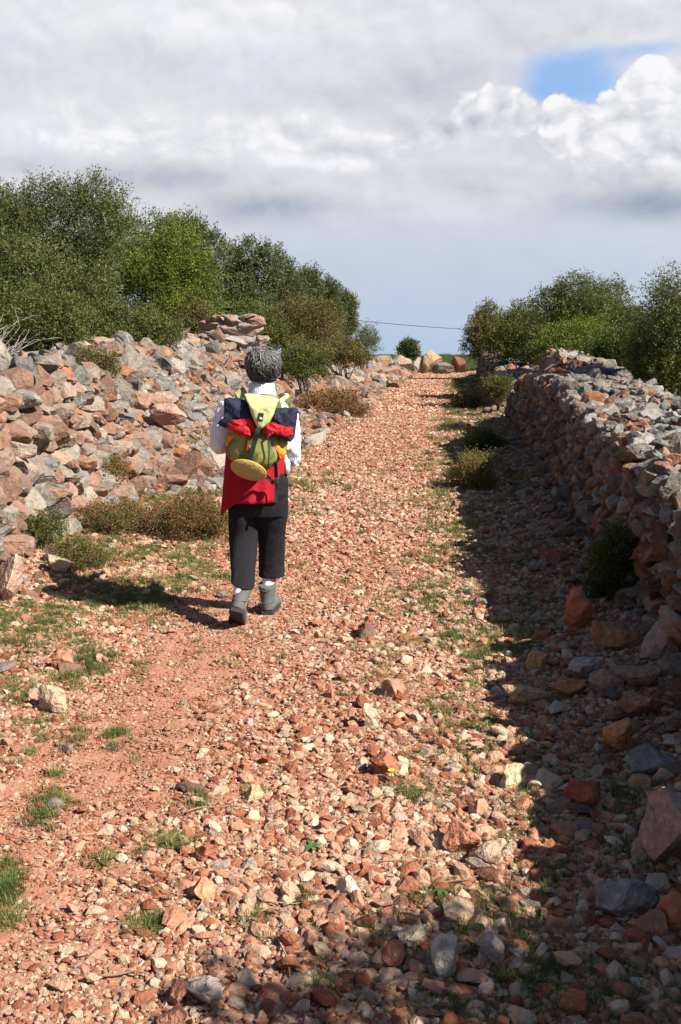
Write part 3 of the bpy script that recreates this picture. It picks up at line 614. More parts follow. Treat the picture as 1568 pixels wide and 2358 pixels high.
scatter('grass', np.stack([gx, gy, gz], 1), np.stack([r.normal(0, .12, n), r.normal(0, .12, n), r.uniform(0, 6.28, n)], 1), np.stack([gs] * 3, 1), r.integers(0, 7, n), np.clip(gcl, .02, .5), tcoll)
# meadow behind the boulders
n = 6000; yb = 54 + 40 * r.random(n) ** 1.3; xb_ = r.uniform(-.02, .19, n) * yb; gcl = np.array([.085, .115, .035])[None] * (1 + r.normal(0, .25, (n, 1))); gs = r.uniform(3, 6, n)
scatter('meadow_grass', np.stack([xb_, yb, ground(xb_, yb)], 1), np.stack([np.zeros(n), np.zeros(n), r.uniform(0, 6.28, n)], 1), np.stack([gs] * 3, 1), r.integers(0, 5, n), np.clip(gcl, .02, .5), tcoll)

# ------------------------------------------------------------------ tubes
def tube_np(pts, rad, seg=6, cap=True):
    pts = np.asarray(pts, float); n = len(pts); rad = np.broadcast_to(np.asarray(rad, float), (n,)); t = np.gradient(pts, axis=0); t /= np.linalg.norm(t, axis=1)[:, None] + 1e-9
    up = np.array([.3, .2, 1.]) if abs(t[0][2]) < .8 else np.array([1., .2, .1]); V = []
    for i in range(n):
        a = np.cross(t[i], up); a /= np.linalg.norm(a) + 1e-9; b_ = np.cross(t[i], a)
        for k in range(seg):
            an = 2 * math.pi * k / seg; V.append(pts[i] + rad[i] * (a * math.cos(an) + b_ * math.sin(an)))
    Fs = []
    for i in range(n - 1):
        for k in range(seg): Fs.append((i * seg + k, i * seg + (k + 1) % seg, (i + 1) * seg + (k + 1) % seg, (i + 1) * seg + k))
    if cap:
        for (row, flip) in ((0, True), (n - 1, False)):
            V.append(pts[row]); c = len(V) - 1
            for k in range(seg):
                q = (row * seg + k, row * seg + (k + 1) % seg); Fs.append((q[1], q[0], c, c) if flip else (q[0], q[1], c, c))
    return np.array(V), np.array(Fs)
def quads_to_tris(Fs):
    Fs = np.asarray(Fs); a = Fs[:, [0, 1, 2]]; b_ = Fs[:, [0, 2, 3]]; b_ = b_[(b_[:, 1] != b_[:, 2])]; return np.concatenate([a, b_])
class Acc:
    def __init__(s): s.V, s.F, s.n = [], [], 0
    def add(s, V, Fs):
        Fs = np.asarray(Fs)
        if Fs.shape[1] == 4: Fs = quads_to_tris(Fs)
        s.V.append(np.asarray(V)); s.F.append(Fs + s.n); s.n += len(V)
    def tube(s, pts, rad, seg=6): s.add(*tube_np(pts, rad, seg))
    def obj(s, name, mat, parent=None, smooth=True, loc=None): return npmesh(name, np.concatenate(s.V), np.concatenate(s.F), mat, parent, smooth=smooth, loc=loc)
# ------------------------------------------------------------------ trees and bushes
OLIVE = [(.085, .105, .038), (.115, .135, .05), (.058, .075, .026), (.14, .155, .08)]
FAROL = [(.088, .108, .055), (.105, .128, .065), (.068, .086, .04), (.12, .14, .08)]
BRIGHT = [(.095, .135, .022), (.125, .165, .028), (.065, .098, .018), (.15, .18, .04)]
MASTIC = [(.075, .10, .03), (.10, .125, .035), (.055, .075, .022), (.14, .13, .045)]
BROWNG = [(.11, .10, .045), (.14, .12, .055), (.075, .08, .03), (.17, .13, .06)]
HEATH = [(.17, .075, .04), (.21, .10, .05), (.10, .09, .035), (.12, .12, .04), (.21, .13, .07)]
DARKG = [(.05, .075, .022), (.065, .09, .028), (.04, .06, .018)]
def leaves(lobes, n_sprig, per, ll, lw, pal, seed, sprig_len, dens_in=.34, up=.55, shade_in=0):
    n_sprig = int(n_sprig * 1.35); ll *= .80; lw *= .85
    rr = np.random.default_rng(seed); lobes = np.array(lobes, float); vol = lobes[:, 3] * lobes[:, 4] * lobes[:, 5]; w = vol ** (2 / 3); w /= w.sum()
    li = rr.choice(len(lobes), n_sprig, p=w); d = rr.normal(size=(n_sprig, 3)); d /= np.linalg.norm(d, axis=1)[:, None]
    rad = np.where(rr.random(n_sprig) < dens_in, rr.uniform(.35, .9, n_sprig), rr.uniform(.85, 1.04, n_sprig))
    # uneven outline: radius swells and dips with direction, and bunches
    wob = 1 + .17 * np.sin(d[:, 0] * 5 + li * 2) * np.sin(d[:, 2] * 6 + li) + .08 * np.sin(d[:, 1] * 11 + d[:, 0] * 9 + li * 3)
    bunch = np.sin(d[:, 0] * 9 + li * 1.7) + np.sin(d[:, 1] * 8 + li) + np.sin(d[:, 2] * 9 + li * 2.1); keep = rr.random(n_sprig) < np.clip(.70 + .42 * bunch, .08, 1)
    li, d, rad, wob = li[keep], d[keep], rad[keep], wob[keep]; ns = len(li)
    base_ = lobes[li, :3] + d * lobes[li, 3:6] * (rad * wob)[:, None]
    ax = d * .75 + np.array([0, 0, up]) + rr.normal(0, .35, (ns, 3)); ax /= np.linalg.norm(ax, axis=1)[:, None]
    L_ = sprig_len * rr.uniform(.5, 1.3, ns)
    t = rr.random((ns, per)); pos = base_[:, None] + ax[:, None] * (t * L_[:, None])[..., None]
    q = rr.normal(size=(ns, per, 3)); q -= (q * ax[:, None]).sum(-1)[..., None] * ax[:, None] * .4; q /= np.linalg.norm(q, axis=-1)[..., None]
    ld = q * .85 + ax[:, None] * .65; ld /= np.linalg.norm(ld, axis=-1)[..., None]
    pos = pos + q * (sprig_len * .10)
    nrm = rr.normal(size=(ns, per, 3)); sd2 = np.cross(ld, nrm); sd2 /= np.linalg.norm(sd2, axis=-1)[..., None] + 1e-9
    l = ll * rr.uniform(.6, 1.25, (ns, per, 1)); w2 = lw * rr.uniform(.7, 1.2, (ns, per, 1))
    a = pos; b_ = pos + ld * l * .5 + sd2 * w2 * .5; c = pos + ld * l; e = pos + ld * l * .5 - sd2 * w2 * .5
    V = np.stack([a, b_, c, e], 2).reshape(-1, 3); N = ns * per; Fs = np.arange(N * 4).reshape(N, 4)
    pc = np.array(pal)[rr.integers(0, len(pal), ns)] * (1 + rr.normal(0, .12, (ns, 1))); pc = pc * (.96 + .18 * np.sin(base_[:, :1] * 4 + np.sin(base_[:, 2:3] * 5 + seed)) * np.sin(base_[:, 2:3] * 4.5 + li[:, None])) * np.array([1.06, 1.0, .9]); cc = np.repeat(pc, per, 0) * (1 + rr.normal(0, .09, (N, 1)))
    return V, Fs, np.repeat(np.clip(cc, .01, .5), 4, 0)
def crown_box(u0, u1, vt, vb, Y, depth=None, seed=0, nl=7, conic=0.0):
    """ellipsoid lobes filling a box seen at these places at distance Y"""
    nl = int(nl * 1.6); vt = vt + .09 * (vb - vt); rr = np.random.default_rng(seed); a = at((u0 + u1) / 2, (vt + vb) / 2, Y); hw = (u1 - u0) / 2 * Y / F; hh = (vb - vt) / 2 * Y / F; dp = depth or hw
    lobes = [(a[0], a[1], a[2] - hh * .12, hw * .68, dp * .68, hh * .76)]
    for i in range(nl):
        an = 2 * math.pi * i / nl + rr.uniform(-.4, .4); up = rr.uniform(-.55, .62); k = (1 - conic * max(up + .4, 0)); s = rr.uniform(.24, .42)
        lobes.append((a[0] + hw * .62 * math.cos(an) * k, a[1] + dp * .6 * math.sin(an) * k, a[2] + hh * up, hw * s, dp * s, hh * s * .9))
    lobes.append((a[0] + hw * rr.uniform(-.2, .2), a[1], a[2] + hh * .55, hw * .42, dp * .42, hh * .42))
    return lobes
def plant(name, label, cat, group, lobes, foot, n, per, ll, lw, pal, seed, sl, part='crown', trunk=True, stems=5, tr=.09, mat=None, **kw):
    rr = np.random.default_rng(seed); foot = np.array(foot, float); e = empty(name, tuple(foot), label, cat, group)
    V, Fs, cc = leaves(lobes, n, per, ll, lw, pal, seed, sl, **kw); npmesh(part, V - foot, Fs, mat or M_LEAF, e, cc)
    A = Acc(); lb = sorted(lobes, key=lambda q: -q[3] * q[5])
    for i in range(min(stems, len(lb)) if trunk else 0):
        c = np.array(lb[i][:3]) - foot; ns = 7; t = np.linspace(0, 1, ns)[:, None]; st_ = np.array([rr.normal(0, tr * .7), rr.normal(0, tr * .7), -.1])
        p = st_ * (1 - t) + c * t; p[:, :2] += (np.sin(t * 5 + i) * .06 * np.array([1, .7]) * np.linalg.norm(c)) * t * (1 - t) * 2; p[:, 2] += .12 * np.linalg.norm(c[:2]) * np.sin(t[:, 0] * np.pi)
        A.tube(p, tr * (1 - .8 * t[:, 0]) * (1 if i == 0 else .7), 7)
        for k in range(7):
            q0 = p[rr.integers(2, ns)]; dr = rr.normal(size=3); dr[2] = abs(dr[2]); dr /= np.linalg.norm(dr); ln = rr.uniform(.5, .95) * min(lb[i][3], lb[i][5])
            tq = np.linspace(0, 1, 5)[:, None]; A.tube(q0 + dr * ln * tq + rr.normal(0, .04 * ln, (5, 3)) * tq, tr * .28 * (1 - .8 * tq[:, 0]), 5)
    if trunk: A.obj('trunk' if cat == 'tree' else 'stem', M_BARK, e)
    return e
OG = 'olive trees behind the left bank'
def olive(label, u0, u1, vt, vb, Y, seed, pal=OLIVE, n=3200, per=12, ll=.065, lw=.017, sl=.26, conic=.45, nl=8, tr=.10, depth=None, extra=(), group=OG, **kw):
    lb = crown_box(u0, u1, vt, vb, Y, depth, seed, nl, conic) + [tuple(at(a, b_, Y + dy)) + (w * Y / F, w * Y / F, h * Y / F) for (a, b_, w, h, dy) in extra]
    a = at((u0 + u1) / 2, vb, Y); return plant('olive_tree', label, 'tree', group, lb, (a[0], Y, float(ground(a[0], Y))), n, per, ll, lw, pal, seed, sl, tr=tr, **kw)
olive('tallest olive tree at the far left, with two grey-green tops', -110, 290, 478, 850, 17, 1, n=19000, per=13, ll=.058, lw=.021, nl=10, conic=.2, tr=.13, dens_in=.35, extra=[(96, 464, 30, 38, 0), (165, 470, 34, 36, .1), (225, 462, 34, 34, .1), (272, 486, 26, 36, 0), (30, 506, 34, 36, 0), (-20, 512, 40, 40, 0), (115, 514, 50, 56, 0), (215, 516, 62, 58, .2), (255, 540, 50, 60, 0), (20, 510, 70, 60, 0), (-40, 600, 80, 110, .3)])
olive('grey-green olive tree rising just behind the bright green bush', 345, 510, 520, 800, 24, 2, FAROL, n=5200, ll=.09, lw=.034, sl=.26, extra=[(440, 542, 34, 32, 0), (385, 540, 24, 26, 0), (490, 580, 24, 34, 0)])
olive('broad olive tree in the middle of the left row, right of the bright green bush', 480, 640, 590, 790, 28, 3, FAROL, n=5200, ll=.095, lw=.036, sl=.28, extra=[(525, 600, 24, 30, 0), (572, 594, 26, 32, 0), (620, 612, 26, 38, 0)])
olive('olive tree with a blunt narrow top, just right of the broad one', 600, 705, 585, 790, 33, 4, FAROL, n=4000, ll=.10, lw=.04, sl=.3, conic=.6)
olive('slim pointed olive tree, third from the right end of the left row', 668, 748, 612, 790, 38, 5, FAROL, n=3400, ll=.11, lw=.044, sl=.36, conic=.6)
olive('small pointed olive tree, second from the right end of the left row', 722, 785, 640, 780, 44, 6, FAROL, n=2600, ll=.12, lw=.05, sl=.34, conic=.6)
olive('lowest and farthest olive tree at the right end of the left row', 768, 816, 668, 790, 50, 7, FAROL, n=2200, ll=.13, lw=.055, sl=.36, conic=.4)
BG = 'bushes behind the left bank'
def bush(label, u0, u1, vt, vb, Y, seed, pal, n=2200, per=9, ll=.045, lw=.024, sl=.18, nl=7, depth=None, group=BG, tr=.035, name='bush', footv=None, extra=(), **kw):
    lb = crown_box(u0, u1, vt, vb, Y, depth, seed, nl) + [tuple(at(a, b_, Y + dy)) + (w * Y / F, w * Y / F, h * Y / F) for (a, b_, w, h, dy) in extra]; a = at((u0 + u1) / 2, vb, Y); zf = float(ground(a[0], Y)); zf = min(zf, a[2]) if zf > a[2] - .4 else zf
    return plant(name, label, 'bush', group, lb, (a[0], Y, zf), n, per, ll, lw, pal, seed, sl, part='foliage', tr=tr, **kw)
bush('big bright green leafy bush in front of the olive trees', 225, 500, 520, 790, 22.2, 31, BRIGHT, n=8600, per=10, ll=.055, lw=.032, nl=10, sl=.22, extra=[(345, 525, 28, 26, 0), (300, 560, 50, 46, 0), (405, 560, 46, 46, -.2), (462, 640, 42, 50, -.2), (250, 640, 50, 60, -.3)])
bush('dull dark green thicket under the tallest olive tree', -60, 210, 640, 880, 14.5, 32, MASTIC, n=4200, nl=9)
bush('dark thicket at the foot of the bright green bush', 180, 420, 690, 850, 16.5, 33, MASTIC, n=3600, nl=8)
bush('scrubby bush between the bright green bush and the cairn', 370, 500, 680, 800, 21.6, 34, BROWNG, n=2600)
bush('brownish-green bush behind the cairn', 500, 660, 690, 815, 24, 35, MASTIC, n=3000, ll=.055, lw=.03)
bush('wide brownish bush below the farthest olive trees', 600, 790, 675, 820, 27, 36, BROWNG, n=4200, ll=.06, lw=.03, nl=9)
bush('low scrub on the far bank right above the walker shoulder', 640, 770, 780, 880, 23, 37, MASTIC, n=2200, ll=.05)
bush('low brown scrub on the far bank beside the olive row end', 740, 850, 775, 850, 32, 38, BROWNG, n=2000, ll=.065, lw=.032)
bush('thin twiggy bush at the left of the gap where the track meets the sky', 815, 872, 745, 830, 40, 39, FAROL, n=520, ll=.09, lw=.035, sl=.34, dens_in=.7)
bush('olive-brown bush growing at the end of the left wall stub', 165, 262, 805, 905, 11.2, 40, BROWNG, n=1500, ll=.035, lw=.018, sl=.13)
bush('small dark bush low on the left wall stub', 60, 150, 1180, 1250, 7.6, 41, MASTIC, n=420, ll=.022, lw=.012, sl=.08, tr=.01)
RG = 'bushes behind the right wall'
bush('low dull scrub in the gap between the two right-hand walls', 1112, 1178, 868, 930, 23.2, 57, BROWNG + DARKG, n=1100, group=RG)
bush('brown-green bush at the left end of the right-hand thicket', 1066, 1180, 690, 850, 44, 51, BROWNG, n=3000, ll=.10, lw=.045, sl=.3, group=RG)
bush('rounded brownish-green bush over the far wall', 1120, 1300, 688, 850, 29, 52, MASTIC, n=4600, ll=.07, lw=.034, group=RG, nl=9, sl=.25)
bush('grey-green domed bush, tallest of the right-hand thicket', 1255, 1480, 665, 850, 25, 53, OLIVE, n=9500, ll=.075, lw=.03, group=RG, nl=9, sl=.26, extra=[(1330, 672, 40, 26, 0), (1405, 684, 34, 26, 0), (1270, 710, 40, 34, 0)])
bush('bright yellow-green bush just behind the near wall', 1240, 1455, 725, 880, 18, 54, BRIGHT, n=4200, group=RG, nl=9)
bush('dark leafy bush behind the wall at the right edge of the picture', 1445, 1680, 700, 940, 13.5, 55, MASTIC, n=5200, ll=.04, lw=.02, group=RG, nl=9)
bush('tall open-branched olive bush with sky showing through at the right edge', 1462, 1640, 612, 820, 13.2, 56, OLIVE, n=2200, ll=.05, lw=.016, sl=.26, group=RG, nl=6, dens_in=.8)
bush('mid-green bush low between the bright bush and the right edge', 1370, 1500, 760, 880, 15.5, 58, DARKG + BRIGHT[:1], n=2600, group=RG)
bush('small lone round bush against the sky beyond the end of the track', 915, 968, 780, 832, 72, 60, DARKG, n=900, ll=.13, lw=.07, sl=.3, group='lone bush on the horizon')
bush('dense dark bush growing against the shadowed foot of the near wall', 1352, 1490, 1195, 1455, 6.25, 61, DARKG, n=2600, ll=.022, lw=.012, sl=.09, group='plants at the wall foot', tr=.012, nl=7, depth=.16)
HG = 'low heather clumps on the verges'
def heath(label, u0, u1, vt, vb, seed, pal=HEATH, n=900, **kw):
    p = hit((u0 + u1) / 2, vb - (vb - vt) * .2, ground); Y = p[1]; sc = Y / 7
    return bush(label, u0, u1, vt, vb + 6, Y, seed, pal, n=n, per=8, ll=.016 * sc, lw=.009 * sc, sl=.07 * sc, group=HG, tr=.006 * sc, name='heather', nl=6, up=.9, **kw)
heath('wide reddish-brown heather clump just left of the walker trousers', 340, 540, 1130, 1265, 71, n=3400)
heath('darker heather clump between the tilted slab and the wide clump', 170, 350, 1155, 1240, 72, HEATH + MASTIC[:2], n=2000)
heath('low heather at the foot of the left wall stub', 110, 260, 1235, 1325, 73, HEATH[2:] + MASTIC[:2], n=1300)
heath('heather growing in front of the rubble, above the tilted slab', 160, 300, 1055, 1120, 74, HEATH + MASTIC[:1], n=1700)
heath('rust-coloured heather past the walker right shoulder', 670, 850, 905, 965, 75, HEATH[:2] + HEATH[4:], n=2400)
heath('dry yellow-brown heather clump on the right verge at the shadow edge', 1025, 1150, 1040, 1145, 76, [(.19, .13, .055), (.15, .14, .05), (.21, .115, .055), (.11, .12, .04)], n=1500)
heath('dark heather clump in the shade beyond the yellow-brown one', 1075, 1165, 1000, 1045, 77, DARKG, n=1000)
heath('green and brown scrub on the verge below the far wall', 1045, 1110, 915, 948, 78, BROWNG, n=700)
heath('small brown heather clump high on the left verge', 600, 700, 1000, 1050, 79, HEATH + MASTIC[:1], n=700)
# dead branches at the left edge
A = Acc(); rr = np.random.default_rng(9); o0 = at(-60, 860, 11.5)
for i in range(26):
    a = np.array([rr.uniform(.3, 1.0), rr.normal(0, .3), rr.uniform(-.15, .9)]); a /= np.linalg.norm(a); ln = rr.uniform(.4, .85); t = np.linspace(0, 1, 6)[:, None]
    p = a * ln * t + rr.normal(0, .025, (6, 3)) * t; A.tube(p, .008 * (1 - .8 * t[:, 0]), 5)
    for k in range(4):
        q0 = p[rr.integers(2, 6)]; d = a + rr.normal(0, .6, 3); d /= np.linalg.norm(d); A.tube(q0 + d * .22 * t + rr.normal(0, .012, (6, 3)) * t, .004 * (1 - .7 * t[:, 0]), 4)
tag(A.obj('dead_bush', plain('dead_wood', (.34, .30, .27)), loc=None), 'bare grey dead branches reaching in from the left edge above the wall stub', 'dead bush').location = tuple(o0)
# slender sapling in front of the rubble
A = Acc(); p0 = hit(195, 1110, base); ptop = at(205, 880, p0[1] + .1) - p0; t = np.linspace(0, 1, 9)[:, None]; p = ptop * t + np.array([.02, 0, 0]) * np.sin(t * 6); A.tube(p, .012 * (1 - .7 * t[:, 0]), 6)
e = empty('sapling', tuple(p0), 'thin grey-stemmed sapling with sparse leaves in front of the left rubble', 'sapling'); A.obj('stem', M_BARK, e)
V, Fs, cc = leaves([(ptop[0], ptop[1], ptop[2] * .9, .2, .15, .2), (ptop[0] * .6, ptop[1] * .6, ptop[2] * .6, .16, .12, .2)], 120, 8, .03, .014, BROWNG, 5, .1); npmesh('foliage', V, Fs, M_LEAF, e, cc)
# tree behind the wall beside the camera, whose shade crosses the bottom of the picture
plant('olive_tree', 'olive tree behind the near wall whose shade darkens the lower right corner', 'tree', None, [(3.9, .1, 2.3, .75, .9, .8), (3.3, .05, 2.3, .5, .5, .5), (3.10, 1.04, 2.4, .38, .30, .30), (2.66, .74, 2.4, .36, .28, .28), (4.4, -.8, 2.5, .8, .9, .8)], (4.0, 0, .4), 5200, 10, .07, .03, OLIVE, 90, .25, tr=.10)

# ------------------------------------------------------------------ overhead cable, sticks, flower, leafy weeds
a, b_ = at(820, 738, 66), at(1070, 757, 66); t = np.linspace(-1.6, 2.6, 50)[:, None]; p = a + (b_ - a) * t; p[:, 2] += .18 * ((t[:, 0] - .6) ** 2 - .3)
A = Acc(); A.tube(p, .016, 6); tag(A.obj('cable', plain('cable_black', (.03, .03, .035))), 'thin black overhead cable crossing the sky gap between the trees', 'cable')
M_STICK = plain('dry_stick', (.24, .15, .10)); M_STICKP = plain('pale_stick', (.36, .25, .16))
for i, (pts_, rad, mt, lab) in enumerate([
  ([(428, 1882), (470, 1868), (540, 1868), (600, 1880), (655, 1888)], .0045, M_STICK, 'long dark curved stick lying across the lower left gravel'),
  ([(155, 1938), (220, 1928), (270, 1915), (335, 1903)], .0022, M_STICKP, 'pale thin straight twig left of the long dark stick'),
  ([(0, 1932), (50, 1942), (110, 1936), (155, 1938)], .003, M_STICK, 'dark twig entering from the left edge of the gravel'),
  ([(1019, 1838), (1080, 1842), (1141, 1853)], .004, M_STICK, 'brown twig above the largest red-brown rock'),
  ([(857, 1993), (960, 1990), (1070, 1999), (1184, 2000)], .002, M_STICKP, 'very long thin straw below the largest red-brown rock'),
  ([(850, 1850), (905, 1835), (960, 1822)], .0035, M_STICK, 'grey-brown twig left of the yellow flower rock'),
  ([(1000, 2050), (1060, 2040), (1120, 2022)], .004, M_STICK, 'short dark stick among the stones above the cream orange-stained rock'),
  ([(280, 2040), (330, 2050), (380, 2068), (430, 2072)], .0028, M_STICKP, 'pale bent twig beside the orange-tan rock'),
  ([(600, 2088), (680, 2092), (750, 2084)], .0028, M_STICKP, 'thin tan twig left of the pale cream rock'),
  ([(225, 2262), (300, 2252), (345, 2256)], .005, M_STICK, 'thick dark stick in the bottom left gravel'),
  ([(640, 2170), (662, 2222), (672, 2290)], .004, M_STICKP, 'tan stick pointing down the picture near the bottom'),
  ([(580, 1492), (630, 1474), (650, 1470)], .003, M_STICKP, 'straw-coloured twig at the walker boots')]):
    P3 = []
    for k in range(len(pts_) * 4 - 3):
        j, f = divmod(k, 4); j2 = min(j + 1, len(pts_) - 1); f /= 4; q = hit(pts_[j][0] * (1 - f) + pts_[j2][0] * f, pts_[j][1] * (1 - f) + pts_[j2][1] * f); P3.append((q[0], q[1], float(base(q[0], q[1])) + .017 + .003 * math.sin(k * .9 + i)))
    P3 = np.array(P3); A = Acc(); A.tube(P3 - P3[0], rad * .75 * np.linspace(1.1, .5, len(P3)), 6); o = A.obj('stick', mt); o.location = tuple(P3[0]); tag(o, lab, 'stick', 'dry sticks and twigs on the gravel')
M_WEED = plain('weed_leaf', (.06, .125, .03), .6)
for i, (u, v, lab) in enumerate([(1020, 2060, 'broad-leaved green weed in the gravel right of the pale cream rock'), (725, 2405 - 20, 'weed'), (718, 2050 - 90, 'small round-leaved weed in mid gravel at lower left')][::2]):
    q = hit(u, v); V, Fs = [], []
    for k in range(8):
        an = k * .8 + .3; d = np.array([math.cos(an), math.sin(an), .45]); sd2 = np.array([-d[1], d[0], 0]); ln = .026 + .010 * (k % 3)
        for s_ in range(6):
            f = s_ / 5; w = .008 * math.sin(math.pi * (.12 + .85 * f)); c = d * ln * f - np.array([0, 0, .02 * f * f]); V += [c - sd2 * w, c + sd2 * w]
        o_ = k * 12
        for s_ in range(5): Fs.append((o_ + 2 * s_, o_ + 2 * s_ + 1, o_ + 2 * s_ + 3, o_ + 2 * s_ + 2))
    o = npmesh('weed', np.array(V), np.array(Fs), M_WEED, smooth=True); o.location = (q[0], q[1], q[2] + .018); tag(o, lab, 'weed', 'broad-leaved weeds in the gravel')
q = hit(900, 1802); e = empty('flower', tuple(q), 'tiny yellow flower in the gravel beside the dark red angular rock', 'flower')
A = Acc(); A.tube([(0, 0, 0), (.003, 0, .025), (0, 0, .045)], .0015, 5); A.obj('stem', M_WEED, e)
A = Acc()
for k in range(9):
    an = k * 6.283 / 9; d = np.array([math.cos(an), math.sin(an), .25]); A.tube([np.array([0, 0, .045]), np.array([0, 0, .045]) + d * .007, np.array([0, 0, .045]) + d * .013], [.002, .0045, .0015], 5)
A.obj('blossom', plain('yellow_petal', (.75, .55, .03)), e)

# ------------------------------------------------------------------ the walker
WX, WY = (598 - CX) / F * 6.1, 6.1; WZ = float(base(WX, WY)) - .0
KP = .98
PW = empty('person', (WX - .01, WY, WZ), 'grey-haired walker seen from behind in white shirt, red top and black trousers', 'person')
PW.scale = (KP * 1.03, KP, KP)
def X1(x): return (x - 750) / 2176
def Z1(y): return 1.648 - y / 2176 - .0
def ell(c, rx, ry, rz, sub=3):
    V, Fv = ICO[sub]; return V * np.array([rx, ry, rz]) + np.array(c), Fv
def loft(rings, seg=24, cap=True, fold=None):
    """rings: (cx, cy, cz, rx, ry[, tilt_x, tilt_y]) stacked ellipses, tilt = slope of the ring plane"""
    V = []; Fs = []; n = len(rings)
    for i, rg in enumerate(rings):
        cx_, cy_, cz_, rx, ry = rg[:5]; tx, ty = (rg[5], rg[6]) if len(rg) > 6 else (0, 0)
        for k in range(seg):
            an = 2 * math.pi * k / seg; q = 1.0 if fold is None else 1 + fold(an, i / (n - 1)); dx, dy = rx * math.cos(an) * q, ry * math.sin(an) * q; V.append((cx_ + dx, cy_ + dy, cz_ + dx * tx + dy * ty))
    for i in range(n - 1):
        for k in range(seg): Fs.append((i * seg + k, i * seg + (k + 1) % seg, (i + 1) * seg + (k + 1) % seg, (i + 1) * seg + k))
    if cap:
        for row in (0, n - 1):
            V.append(tuple(rings[row][:3])); c = len(V) - 1
            for k in range(seg):
                a_, b2 = row * seg + k, row * seg + (k + 1) % seg; Fs.append((b2, a_, c, c) if row == 0 else (a_, b2, c, c))
    return np.array(V), np.array(Fs)
def interp_rings(rings, m=6):
    rings = [tuple(q) + (0, 0) if len(q) == 5 else q for q in rings]; Rg = np.array(rings, float); n = len(Rg); out = []
    for i in range(n - 1):
        p0, p1, p2, p3 = Rg[max(i - 1, 0)], Rg[i], Rg[i + 1], Rg[min(i + 2, n - 1)]
        for k in range(m):
            t_ = k / m; out.append(.5 * ((2 * p1) + (-p0 + p2) * t_ + (2 * p0 - 5 * p1 + 4 * p2 - p3) * t_ ** 2 + (-p0 + 3 * p1 - 3 * p2 + p3) * t_ ** 3))
    return [tuple(q) for q in out] + [tuple(Rg[-1])]
def remesh(o, vox=.006, smooth=4, disp=None):
    m_ = o.modifiers.new('remesh', 'REMESH'); m_.mode = 'VOXEL'; m_.voxel_size = vox; m_.use_smooth_shade = True
    s_ = o.modifiers.new('smooth', 'SMOOTH'); s_.iterations = smooth; s_.factor = .5
    return o
def crv(pts, rads, seg=14, m=6):
    r_ = interp_rings([tuple(p) + (q, 0) for p, q in zip(pts, rads)], m); P_ = np.array([q[:3] for q in r_]); return tube_np(P_, np.array([q[3] for q in r_]), seg)
M_SKIN = plain('skin', (.52, .29, .20), .55, .35, 90, .12, .1, .001)
def fabric(name, c, stripe=None, rough=.85, bscale=9, bstr=.6, bdist=.012, weave=700):
    m, gg, b, o = newmat(name); co = gco(gg); n = gg.noise(co, bscale, 3, .5, 1.2); w_ = gg.noise(co, weave, 2, .5)
    colr = tuple(c)
    if stripe:
        sx = gg.nt.nodes.new('ShaderNodeSeparateXYZ'); gg.nt.links.new(co, sx.inputs[0]); st_ = gg.m('SINE', gg.add(gg.mul(sx.outputs[0], stripe[0]), gg.mul(n, 3.0))); colr = gg.mix(gg.mul(gg.add(st_, 1.0), .5), tuple(c), stripe[1])
        bump(gg, b, gg.add(gg.mul(n, 1.0), gg.mul(st_, .05)), bstr, bdist)
    else: bump(gg, b, gg.add(n, gg.mul(w_, .06)), bstr, bdist)
    f = gg.add(.9, gg.mul(w_, .2)); gg.nt.links.new(gg.mix(1.0, colr, gg.vec(f, f, f), 'MULTIPLY'), b.inputs['Base Color']); b.inputs['Roughness'].default_value = rough; return m
M_SHIRT = fabric('white_shirt_cloth', (.72, .74, .80), (520, (.56, .60, .70))); M_RED = fabric('red_knit', (.31, .007, .020), None, .95, 11, .6, .014)
M_TROU = fabric('black_trousers', (.010, .009, .013), None, .9, 7, .9, .022); M_BOOT = plain('grey_suede', (.105, .11, .107), .85, .2, 40, .3, .4, .004)
M_SOLE = plain('dark_rubber', (.035, .03, .03)); M_SOCK = fabric('white_sock', (.74, .74, .80), None, .9, 90, .5, .003)
hx, hz = X1(822), 1.476
# body: one continuous surface
A = Acc()
A.add(*loft(interp_rings([(0, .0, .80, .13, .095), (0, 0, .88, .145, .10), (-.01, 0, 1.0, .125, .09), (-.005, .005, 1.12, .135, .095), (.005, .01, 1.22, .15, .09), (.012, .01, 1.275, .12, .07), (.022, .012, 1.31, .06, .055), (.028, .02, 1.36, .052, .052), (hx - .002, .025, 1.42, .05, .055)]), 24))
A.add(*ell((hx, .025, 1.466), .066, .084, .088)); A.add(*ell((hx, .065, 1.425), .05, .05, .05)); A.add(*ell((hx, .125, 1.465), .010, .016, .020, 2)); A.add(*ell((hx, .108, 1.432), .022, .010, .007, 2))
for s_ in (-1, 1):
    A.add(*ell((hx + s_ * .075, .02, 1.468), .009, .018, .030, 2)); A.add(*ell((hx + s_ * .030, .100, 1.487), .013, .010, .008, 2)); A.add(*ell((hx + s_ * .035, .098, 1.455), .020, .014, .016, 2))
armL = [(-.155, .0, 1.245), (-.20, -.015, 1.13), (-.215, -.005, 1.015), (-.19, .12, 1.03), (-.15, .225, 1.06)]; armR = [(.165, .0, 1.215), (.188, -.005, 1.10), (.192, .0, .98), (.19, .10, .925), (.165, .205, .94)]
